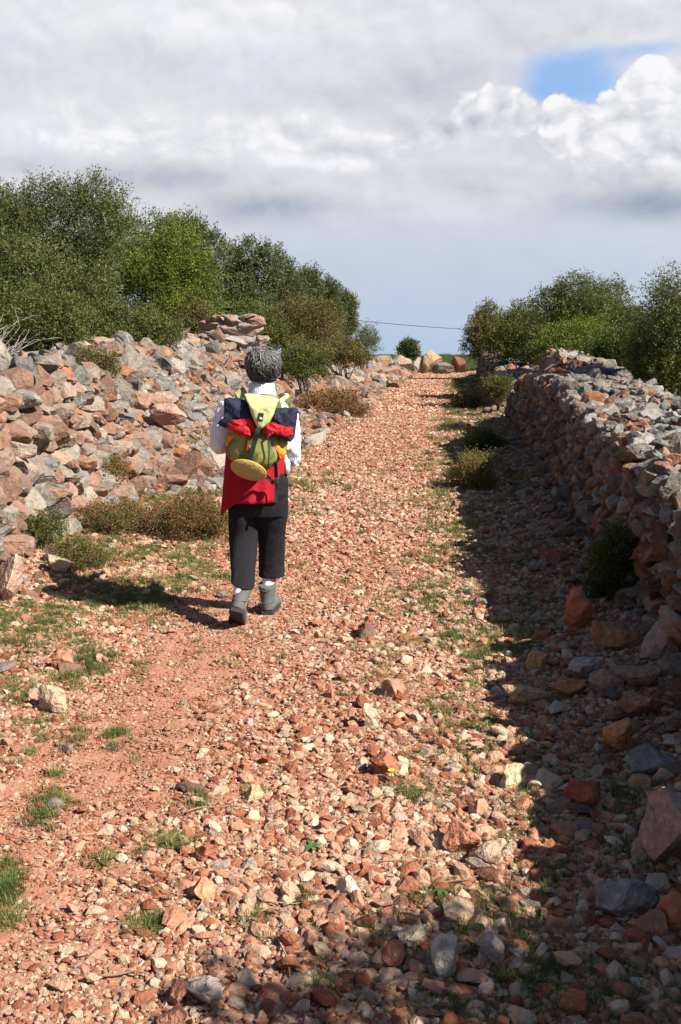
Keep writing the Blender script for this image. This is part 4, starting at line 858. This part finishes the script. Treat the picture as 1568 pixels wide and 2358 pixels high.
for ar in (armL, armR):
    A.add(*crv(ar, [.045, .042, .036, .030, .022]))
    w_ = np.array(ar[-1]); dr = np.array(ar[-1]) - np.array(ar[-2]); dr /= np.linalg.norm(dr); s_ = 1 if ar is armL else -1
    side = np.array([0, 0, 1.]); side -= dr * (side @ dr); side /= np.linalg.norm(side); inn = np.cross(dr, side) * s_
    A.add(*loft([tuple(w_ + dr * .0) + (.018, .022), tuple(w_ + dr * .001 + np.array([0, 0, .001])) + (.018, .022)], 8)) if False else None
    V0, F0 = ICO[3]; Bm = np.stack([dr * .048, side * .040, inn * .016]); A.add(V0 @ Bm + (w_ + dr * .045), F0)
    for k, (of, ln) in enumerate([(.027, .060), (.010, .070), (-.008, .064), (-.025, .050)]):
        b0 = w_ + dr * .075 + side * of; A.add(*crv([b0, b0 + dr * ln * .42 + inn * .003, b0 + dr * ln * .62 + inn * ln * .30, b0 + dr * ln * .45 + inn * ln * .62], [.0085, .0082, .0076, .0062], 10, 3))
    b0 = w_ + dr * .028 + side * .030; A.add(*crv([b0, b0 + dr * .022 + side * .022 + inn * .012, b0 + dr * .048 + side * .026 + inn * .026], [.0105, .0095, .0078], 10, 3))
legL = [(-.080, .0, .84), (-.088, .02, .66), (-.085, .03, .47), (-.080, -.12, .30), (-.076, -.235, .175)]; legR = [(.075, .0, .84), (.072, .06, .66), (.064, .11, .47), (.055, .11, .28), (.042, .09, .12)]
for lg in (legL, legR): A.add(*crv(lg, [.085, .072, .052, .045, .034]))
# feet inside the boots
A.add(*crv([(-.076, -.235, .175), (-.090, -.235, .12), (-.105, -.16, .055), (-.112, -.10, .03)], [.034, .034, .032, .02])); A.add(*crv([(.042, .09, .12), (.041, .08, .06), (.044, .18, .045), (.048, .25, .03)], [.034, .036, .032, .02]))
remesh(A.obj('body', M_SKIN, PW), .0045, 3)
# shirt
fold = lambda an, t_: .025 * math.sin(an * 6 + t_ * 5) * (.4 + .6 * (1 - t_)) + .015 * math.sin(an * 13 + 2 * t_)
A = Acc(); A.add(*loft(interp_rings([(.010, .0, .855, .135, .105), (.008, 0, .92, .138, .108), (0, 0, 1.02, .150, .112), (0, .003, 1.12, .155, .112), (.004, .008, 1.19, .168, .108), (.006, .01, 1.235, .162, .092), (.012, .012, 1.27, .125, .078), (.020, .012, 1.302, .072, .064), (.024, .014, 1.33, .062, .060)]), 40, fold=fold))
armfold = 1
for ar, rr_ in ((armL[:4] + [(-.165, .19, 1.05)], [.058, .056, .052, .045, .040]), (armR[:4] + [(.180, .165, .925)], [.054, .050, .046, .044, .042])):
    V, Fs = crv(ar, rr_, 24, 10); nrm_i = np.arange(len(V)) // 24; V = V + .004 * np.sin(nrm_i * 1.9)[:, None] * np.array([1, .4, .3]) + .003 * np.sin(np.arange(len(V)) * 1.1)[:, None]; A.add(V, Fs)
sh = remesh(A.obj('shirt', M_SHIRT, PW), .006, 3)
# collar and right cuff edge, shirt tail
col_r = []
A = Acc(); n = 40
for k in range(n):
    pass
ringV = []; 
for (zz_, rx, ry, tl) in ((1.300, .080, .072, .10), (1.335, .074, .068, .12), (1.366, .068, .064, .14), (1.362, .062, .058, .14), (1.322, .058, .054, .12)): ringV.append((.024, .012, zz_, rx, ry, 0, -tl))
A.add(*loft(ringV, 32, cap=False)); cl = A.obj('collar', M_SHIRT, PW)
A = Acc(); A.add(*loft([(.150, .03, .96, .022, .075), (.158, .03, .91, .024, .08), (.162, .03, .852, .026, .082), (.161, .03, .854, .020, .078)], 20)); A.obj('shirt_tail', M_SHIRT, PW)
A = Acc()
for k in range(5): A.tube([(.205, -.02 + .012 * k, .92), (.212, -.03 + .012 * k, .905), (.214 + .004 * k, -.03 + .01 * k, .892)], [.008, .006, .002], 5)
A.obj('cuff_fringe', M_SHIRT, PW)
# red top: flared, uneven hem, open at the right side
V, Fs = [], []; nk, nr = 64, 20
for i in range(nr):
    f = i / (nr - 1)
    for k in range(nk):
        an = math.pi * (-.02) - k / (nk - 1) * math.pi * 1.02 if False else math.radians(-3) - k / (nk - 1) * math.radians(215)
        cxx = .000 - .036 * f; rx = .172 + .006 * f; ry = .122 + .030 * f
        x_ = cxx + rx * math.cos(an); y_ = ry * math.sin(an); zh = .690 - .055 * max(0, (-x_ - .115) / .07) ** 1.3; zt = 1.06
        wv_ = .006 * f * math.sin(an * 15) + .004 * f * math.sin(an * 7 + 1); V.append((x_ + wv_ * math.cos(an), y_ + wv_ * math.sin(an), zt + (zh - zt) * f))
for i in range(nr - 1):
    for k in range(nk - 1): Fs.append((i * nk + k, i * nk + k + 1, (i + 1) * nk + k + 1, (i + 1) * nk + k))
o = npmesh('red_top', np.array(V), np.array(Fs), M_RED, PW, smooth=True); md = o.modifiers.new('thick', 'SOLIDIFY'); md.thickness = .005
# trousers
tf = lambda an, t_: .05 * math.sin(t_ * 11 + an * 1.5) * math.cos(an + 1) + .04 * math.sin(an * 3 + t_ * 9) * math.sin(t_ * 7) + .02 * math.sin(an * 5 + 3 + t_ * 4)
A = Acc(); A.add(*loft(interp_rings([(-.006, .0, .885, .152, .112), (-.006, 0, .82, .172, .125), (-.006, 0, .74, .174, .125), (-.006, .005, .66, .166, .118), (-.006, .01, .60, .155, .10)]), 36))
A.add(*loft(interp_rings([(-.085, .0, .74, .090, .105), (-.088, .01, .60, .088, .098, 0, 0), (-.088, .015, .48, .083, .088), (-.084, -.06, .38, .076, .082, 0, .1), (-.080, -.14, .315, .069, .080, 0, .15), (-.077, -.205, .243, .066, .084, -.25, .25)]), 28, fold=tf))
A.add(*loft(interp_rings([(.075, .0, .74, .090, .105), (.072, .04, .60, .088, .098), (.066, .09, .48, .080, .088), (.064, .115, .38, .076, .084), (.062, .125, .30, .076, .084), (.061, .125, .225, .078, .086, 0, .1)]), 28, fold=tf))
remesh(A.obj('trousers', M_TROU, PW), .006, 3)
for s_, (c, nm) in enumerate([((-.090, -.248), 'sock'), ((.044, .085), 'sock')]):
    z0 = .150 if s_ == 0 else .10; A = Acc(); A.add(*loft(interp_rings([(c[0], c[1] + .01 * 0, z0, .036, .040), (c[0], c[1] + .004, z0 + .045, .037, .040), (c[0] + .001, c[1] + .02, z0 + (.088 if s_ == 0 else .13), .038, .041)]), 20, fold=lambda an, t_: .02 * math.sin(t_ * 40))); A.obj('sock', M_SOCK, PW)
def boot(M4):
    """ankle boot along +y, heel at origin; returns shell and sole"""
    A = Acc(); A.add(*loft(interp_rings([(0, .0, .025, .036, .042), (0, .0, .06, .038, .044), (0, .004, .10, .041, .047), (0, .006, .14, .047, .052, -.0, .12), (0, .006, .172, .052, .056, .0, .28)]), 28))
    A.add(*loft([(0, .0, .0, .001, .001), (0, .0, .001, .001, .001)], 4)) if False else None
    pts_ = [(0, -.02, .042), (0, .03, .048), (0, .08, .050), (.003, .14, .042), (.006, .195, .034), (.008, .222, .028)]; rr_ = [.034, .040, .043, .041, .036, .018]
    V, Fs = crv(pts_, rr_, 18, 5); V[:, 0] *= 1.08; A.add(V, Fs)
    sh_ = (np.concatenate(A.V), np.concatenate(A.F)); B = Acc(); prof = [(-.048, .030), (-.03, .038), (.02, .036), (.08, .042), (.14, .046), (.19, .042), (.225, .028), (.245, .008)]; Vb, n_ = [], len(prof)
    for (yy2, hw) in prof:
        for (sx_, zz_) in ((-1, -.002), (1, -.002), (1, .020), (-1, .020)): Vb.append((sx_ * hw + .004, yy2, zz_ + (.010 if yy2 > .2 else 0) + (.004 if .02 < yy2 < .06 else 0)))
    Fb = [(0, 1, 2, 3)] + [((i * 4 + a_), (i * 4 + (a_ + 1) % 4), ((i + 1) * 4 + (a_ + 1) % 4), ((i + 1) * 4 + a_)) for i in range(n_ - 1) for a_ in range(4)] + [((n_ - 1) * 4 + 3, (n_ - 1) * 4 + 2, (n_ - 1) * 4 + 1, (n_ - 1) * 4)]
    B.add(np.array(Vb), np.array(Fb)); Mx = np.array(M4)
    tr_ = lambda V: V @ Mx[:3, :3].T + Mx[:3, 3]
    o1 = npmesh('boot', tr_(sh_[0]), sh_[1], M_BOOT, PW, smooth=True); remesh(o1, .0045, 2)
    npmesh('sole', tr_(np.concatenate(B.V)), np.concatenate(B.F), M_SOLE, o1)
    A = Acc(); ringp = [tr_(np.array([[.050 * math.cos(t_), .045 * math.sin(t_) + .002, .075 + .012 * math.cos(t_ * 2)]]))[0] for t_ in np.linspace(3.3, 6.1, 12)]; A.tube(ringp, .0022, 5); ringp = [tr_(np.array([[.050 * math.cos(t_), .054 * math.sin(t_) + .004, .135 + .018 * abs(math.cos(t_))]]))[0] for t_ in np.linspace(3.3, 6.1, 12)]; A.tube(ringp, .0022, 5); A.obj('seam', M_BOOT, o1)
boot(Matrix.Translation((-.110, -.305, .088)) @ Euler((R(-33), R(13), R(-4))).to_matrix().to_4x4() @ Matrix.Scale(1.04, 4))
boot(Matrix.Translation((.040, .07, .004)) @ Euler((0, 0, R(-6))).to_matrix().to_4x4() @ Matrix.Scale(1.04, 4))
# hair: base cap plus curled locks
hm, gg, b_, o_ = newmat('grey_hair'); cc_ = attr(gg, 'Col'); gg.nt.links.new(cc_, b_.inputs['Base Color']); b_.inputs['Roughness'].default_value = .5; b_.inputs['Specular IOR Level'].default_value = .4
rr = np.random.default_rng(77); hc = np.array([hx, .0, 1.470]); V0, F0 = ICO[4]; V = V0 * np.array([.074, .086, .090]) * (1 + .05 * np.sin(V0[:, :1] * 3.1 + 1) * np.sin(V0[:, 2:3] * 4 + .6))
V = V * (1 + .03 * np.sin(V[:, :1] * 60 + 3 * np.sin(V[:, 2:3] * 50)) + .02 * np.sin(V[:, 2:3] * 110 + V[:, 1:2] * 60))
V[:, 0] *= np.where(V[:, 2] < -.04, .86, 1); q = (V[:, 1] > .055) & (V[:, 2] < .05); V[q, 1] = .055
Vh, Fh, Ch = [V + hc], [F0], [np.tile([.045, .04, .042], (len(V), 1))]; off = len(V)
for k in range(2600):
    d = rr.normal(size=3); d /= np.linalg.norm(d)
    if d[1] > .45 and d[2] < .45: continue
    if d[2] < -.8: continue
    p = hc + d * np.array([.076, .087, .090]) * rr.uniform(.92, 1.07) * (1 + .06 * math.sin(d[0] * 3.1 + 1) * math.sin(d[2] * 4 + .6)); t1 = np.cross(d, [rr.normal(), rr.normal(), rr.normal()]); t1 = t1 / np.linalg.norm(t1) * .5 + np.array([.25 * np.sign(d[0]), -.1, -.8]); t1 -= d * (t1 @ d); t1 /= np.linalg.norm(t1) + 1e-9; t2 = np.cross(d, t1); ln = rr.uniform(.035, .075); cu = rr.uniform(-1, 1) * .012
    ts = np.linspace(0, 1, 7)[:, None]; pl = p + t1 * ln * ts + t2 * cu * np.sin(ts * 4.5) + d * (.010 * np.sin(ts * math.pi) + .001); Vt, Ft = tube_np(pl, [.0012, .0028, .0036, .0036, .0030, .0022, .0004], 5, False)
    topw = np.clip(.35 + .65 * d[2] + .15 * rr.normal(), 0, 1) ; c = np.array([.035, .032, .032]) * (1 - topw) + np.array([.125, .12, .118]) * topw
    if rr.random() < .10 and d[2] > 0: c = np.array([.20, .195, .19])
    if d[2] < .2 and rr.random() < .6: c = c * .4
    Ft = quads_to_tris(Ft); Vh.append(Vt); Fh.append(Ft + off); Ch.append(np.tile(c, (len(Vt), 1))); off += len(Vt)
npmesh('hair', np.concatenate(Vh), np.concatenate(Fh), hm, PW, np.concatenate(Ch), smooth=True)

# ------------------------------------------------------------------ the backpack and the jacket strapped to it
BP = empty('backpack', (WX + .012, WY - .2 * KP, WZ + .9 * KP + .012), 'green and orange rucksack with pale lime lid on the back of the walker', 'backpack')
BP.scale = (KP,) * 3
def inP(V): return np.asarray(V, float) + np.array([0, .2, -.9])
M_LIME = fabric('lime_cloth', (.47, .50, .23), None, .6, 14, .4, .01, 400); M_BLK = plain('black_webbing', (.022, .024, .024), .7, .3, 300, .3, .3, .001); M_YEL = fabric('yellow_cloth', (.37, .30, .13), None, .95, 26, .8, .012)
M_NAVY = fabric('navy_cloth', (.015, .018, .046), None, .7, 12, .7, .02); M_REDN = fabric('red_nylon', (.44, .010, .020), None, .6, 26, .9, .016); M_OR = fabric('orange_cloth', (.80, .24, .015), None, .6, 14, .5, .01); M_DKY = fabric('orange_piping', (.62, .32, .03), None, .6)
pm, gg, b_, o_ = newmat('camouflage_cloth'); co = gco(gg); n_ = gg.noise(co, 13, 3, .5, .8); n2_ = gg.noise(co, 9, 2, .5, .4)
gg.nt.links.new(gg.ramp(n_, [(.35, (.06, .085, .02)), (.47, (.11, .14, .035)), (.55, (.20, .23, .08)), (.66, (.26, .21, .05))]), b_.inputs['Base Color']); b_.inputs['Roughness'].default_value = .6; bump(gg, b_, gg.add(n_, n2_), .5, .012)
A = Acc(); A.add(*loft(interp_rings([(X1(690), -.20, Z1(1640), .050, .040, -.2, .3), (X1(665), -.215, Z1(1605), .100, .080, -.2, .35), (X1(700), -.228, Z1(1500), .155, .112, -.05, .12), (X1(722), -.225, Z1(1370), .168, .112), (X1(725), -.22, Z1(1220), .166, .105), (X1(730), -.212, Z1(1020), .150, .092), (X1(760), -.205, Z1(860), .118, .078), (X1(790), -.195, Z1(770), .085, .060)]), 40, fold=lambda an, t_: .02 * math.sin(an * 7 + t_ * 6) + .012 * math.sin(an * 3 - t_ * 9)))
V = np.concatenate(A.V); npmesh('bag', inP(V), np.concatenate(A.F), pm, BP, smooth=True)
V0, F0 = ICO[4]; Rx = np.array(Euler((R(38), R(17), 0)).to_matrix())
V = V0 * np.array([.098, .022, .070]); V = V @ Rx.T + np.array([X1(638), -.318, Z1(1655)]); npmesh('bottom_panel', inP(V), F0, M_YEL, BP, smooth=True)
A = Acc(); ring = [Rx @ np.array([.097 * math.cos(t_), 0, .067 * math.sin(t_)]) + np.array([X1(638), -.318, Z1(1655)]) for t_ in np.linspace(0, 2 * math.pi, 37)]; A.tube(ring, .0055, 6); A.V = [inP(v) for v in A.V]; A.obj('piping', M_DKY, BP)
def puffy(poly, yc, depth, mat, name, parent, conv, thick=.012, wr=.0, seed=0, smoothn=3, xf=None):
    P_ = np.array([(X1(a_), Z1(c_)) for a_, c_ in poly]); n0 = len(P_); Q = []
    for i in range(n0):
        for k in range(8): Q.append(P_[i] * (1 - k / 8) + P_[(i + 1) % n0] * (k / 8))
    Q = np.array(Q)
    for _ in range(smoothn): Q = .25 * np.roll(Q, 1, 0) + .5 * Q + .25 * np.roll(Q, -1, 0)
    c = Q.mean(0); m = len(Q); V, Fs = [], []; rr_ = np.random.default_rng(seed); levels = [(1.0, -thick), (1.0, 0), (.985, .42), (.94, .74), (.84, .90), (.62, .98), (.3, 1.0)]
    for (s_, dd) in levels:
        for j in range(m):
            p = c + (Q[j] - c) * s_; y_ = yc - (dd * depth if dd > 0 else 0) + (-dd if dd < 0 else 0)
            y_ += wr * (math.sin(p[0] * 90 + 3 * math.sin(p[1] * 60 + seed)) + 1.3 * math.sin((p[0] + p[1] * (1 if seed % 2 else -1)) * 52 + seed * 2)) * (1 if dd > 0 else .4); p = p + wr * .5 * np.array([0, math.sin(p[0] * 140 + seed)]); V.append((p[0], y_, p[1]))
    for i in range(len(levels) - 1):
        for j in range(m): Fs.append((i * m + j, i * m + (j + 1) % m, (i + 1) * m + (j + 1) % m, (i + 1) * m + j))
    V.append((c[0], yc - depth, c[1])); e_ = len(V) - 1
    for j in range(m): Fs.append(((len(levels) - 1) * m + j, (len(levels) - 1) * m + (j + 1) % m, e_, e_))
    V.append((c[0], yc + thick, c[1])); e_ = len(V) - 1
    for j in range(m): Fs.append(((j + 1) % m, j, e_, e_))
    V = np.array(V)
    if xf is not None: V = xf(V)
    return npmesh(name, conv(V), quads_to_tris(np.array(Fs)), mat, parent, smooth=True)
lid_bend = lambda V: np.stack([V[:, 0], V[:, 1] + .07 * sst(V[:, 2], 1.23, 1.33), V[:, 2]], 1)
puffy([(590, 750), (690, 748), (800, 765), (960, 795), (1010, 820), (975, 900), (950, 990), (898, 1085), (815, 1158), (762, 1158), (722, 1080), (684, 985), (655, 880), (615, 810)], -.352, .034, M_LIME, 'lid', BP, inP, .03, .0012, 2, 2, lid_bend)
o = puffy([(768, 962), (838, 972), (822, 1068), (755, 1056)], -.386, .003, M_BLK, 'badge', BP, inP, .004, 0, 1, 0, None)
M_WH = plain('white_print', (.75, .75, .75))
for pl in ([(782, 1035), (795, 1008), (800, 1030), (808, 1040)], [(800, 1040), (812, 1014), (820, 1034), (808, 1052)]): puffy(pl, -.3905, .001, M_WH, 'emblem', o, inP, .001, 0, 1, 0)
puffy([(392, 1240), (480, 1225), (460, 1275), (410, 1330), (372, 1400), (362, 1330)], -.262, .03, M_OR, 'side_patch', BP, inP, .05, 0, 3, 1)
puffy([(900, 1280), (960, 1310), (1020, 1390), (1080, 1440), (1080, 1470), (1015, 1545), (975, 1440), (930, 1370)], -.280, .03, M_OR, 'side_patch', BP, inP, .06, .002, 4, 1)
def strap(pts, w, mat, name, parent, conv, th=.0025):
    P_ = np.array(pts, float); rg = interp_rings([tuple(p) + (0, 0) for p in P_], 5); P_ = np.array([q[:3] for q in rg]); t_ = np.gradient(P_, axis=0); t_ /= np.linalg.norm(t_, axis=1)[:, None]; V, Fs = [], []
    for i in range(len(P_)):
        nrm_ = np.array([0, -1, .2]); sd2 = np.cross(t_[i], nrm_); sd2 /= np.linalg.norm(sd2); nn = np.cross(sd2, t_[i])
        for (a_, c_) in ((-1, -1), (1, -1), (1, 1), (-1, 1)): V.append(P_[i] + sd2 * a_ * w / 2 + nn * c_ * th)
    n = len(P_); Fs = [(0, 1, 2, 3)] + [(i * 4 + a_, i * 4 + (a_ + 1) % 4, (i + 1) * 4 + (a_ + 1) % 4, (i + 1) * 4 + a_) for i in range(n - 1) for a_ in range(4)] + [((n - 1) * 4 + 3, (n - 1) * 4 + 2, (n - 1) * 4 + 1, (n - 1) * 4)]
    return npmesh(name, conv(np.array(V)), np.array(Fs), mat, parent)
K = lambda a_, c_, y_: (X1(a_), y_, Z1(c_))
strap([K(768, 1150, -.372), K(750, 1210, -.375), K(722, 1300, -.362), K(690, 1420, -.358), K(655, 1535, -.350)], .026, M_BLK, 'strap', BP, inP)
strap([K(955, 1560, -.30), K(952, 1700, -.215), K(948, 1900, -.168), K(942, 2085, -.168)], .020, M_BLK, 'strap', BP, inP)
strap([K(800, 1730, -.27), K(860, 1780, -.20), K(920, 1850, -.185)], .022, M_BLK, 'strap', BP, inP)
o = puffy([(930, 1770), (985, 1775), (980, 1860), (925, 1850)], -.195, .012, M_BLK, 'buckle', BP, inP, .006, 0, 2, 1)
strap([K(878, 1230, -.352), K(890, 1400, -.352), K(880, 1560, -.340), K(870, 1620, -.325)], .006, M_BLK, 'cord', BP, inP)
strap([K(655, 1240, -.352), K(640, 1340, -.352), K(630, 1420, -.350)], .006, M_REDN, 'cord', BP, inP)
strap([K(560, 830, -.19), K(500, 760, -.13), K(470, 735, -.07), K(450, 745, 0.0), K(440, 830, .10), K(450, 1000, .13), K(420, 1250, .11), K(400, 1400, -.05), K(410, 1430, -.14)], .036, M_LIME, 'shoulder_strap', BP, inP, .004)
strap([K(600, 800, -.215), K(560, 735, -.14), K(520, 705, -.075), K(490, 712, 0.02)], .026, M_BLK, 'shoulder_strap', BP, inP, .004)
strap([K(940, 900, -.20), K(1010, 830, -.135), K(1050, 800, -.07), K(1060, 800, 0.0), K(1070, 880, .10), K(1060, 1000, .13), K(1080, 1250, .11), K(1080, 1400, -.05), K(1060, 1430, -.14)], .036, M_LIME, 'shoulder_strap', BP, inP, .004)
strap([K(940, 850, -.235), K(985, 800, -.15), K(1020, 778, -.085), K(1050, 790, 0.02)], .022, M_BLK, 'shoulder_strap', BP, inP, .004)
JK = empty('jacket', (WX + .010, WY - .3 * KP, WZ + 1.12 * KP + .010), 'rolled navy and red jacket tucked under the rucksack lid, spreading to both sides', 'jacket')
JK.scale = (KP,) * 3
inJ = lambda V: np.asarray(V, float) + np.array([0, .3, -1.12])
puffy([(352, 798), (440, 800), (560, 812), (625, 850), (690, 960), (728, 1040), (735, 1110), (400, 1120), (380, 1155), (300, 1135), (270, 1100), (345, 1030), (355, 900)], -.275, .065, M_NAVY, 'jacket_shell', JK, inJ, .08, .0045, 5, 1)
puffy([(955, 918), (1100, 915), (1228, 922), (1215, 1050), (1200, 1150), (1185, 1280), (1135, 1322), (1100, 1300), (930, 1240), (820, 1180), (880, 1090), (910, 1010)], -.270, .060, M_NAVY, 'jacket_shell', JK, inJ, .08, .004, 6, 1)
puffy([(395, 1095), (440, 1060), (520, 1040), (610, 1012), (690, 1035), (735, 1080), (742, 1150), (700, 1215), (690, 1255), (560, 1245), (430, 1185), (400, 1150)], -.305, .058, M_REDN, 'jacket_lining', JK, inJ, .06, .0042, 7, 1)
puffy([(800, 1170), (870, 1090), (960, 1085), (1060, 1118), (1180, 1145), (1178, 1235), (1130, 1262), (1000, 1230), (880, 1215), (850, 1290), (840, 1215)], -.300, .052, M_REDN, 'jacket_lining', JK, inJ, .05, .004, 8, 1)
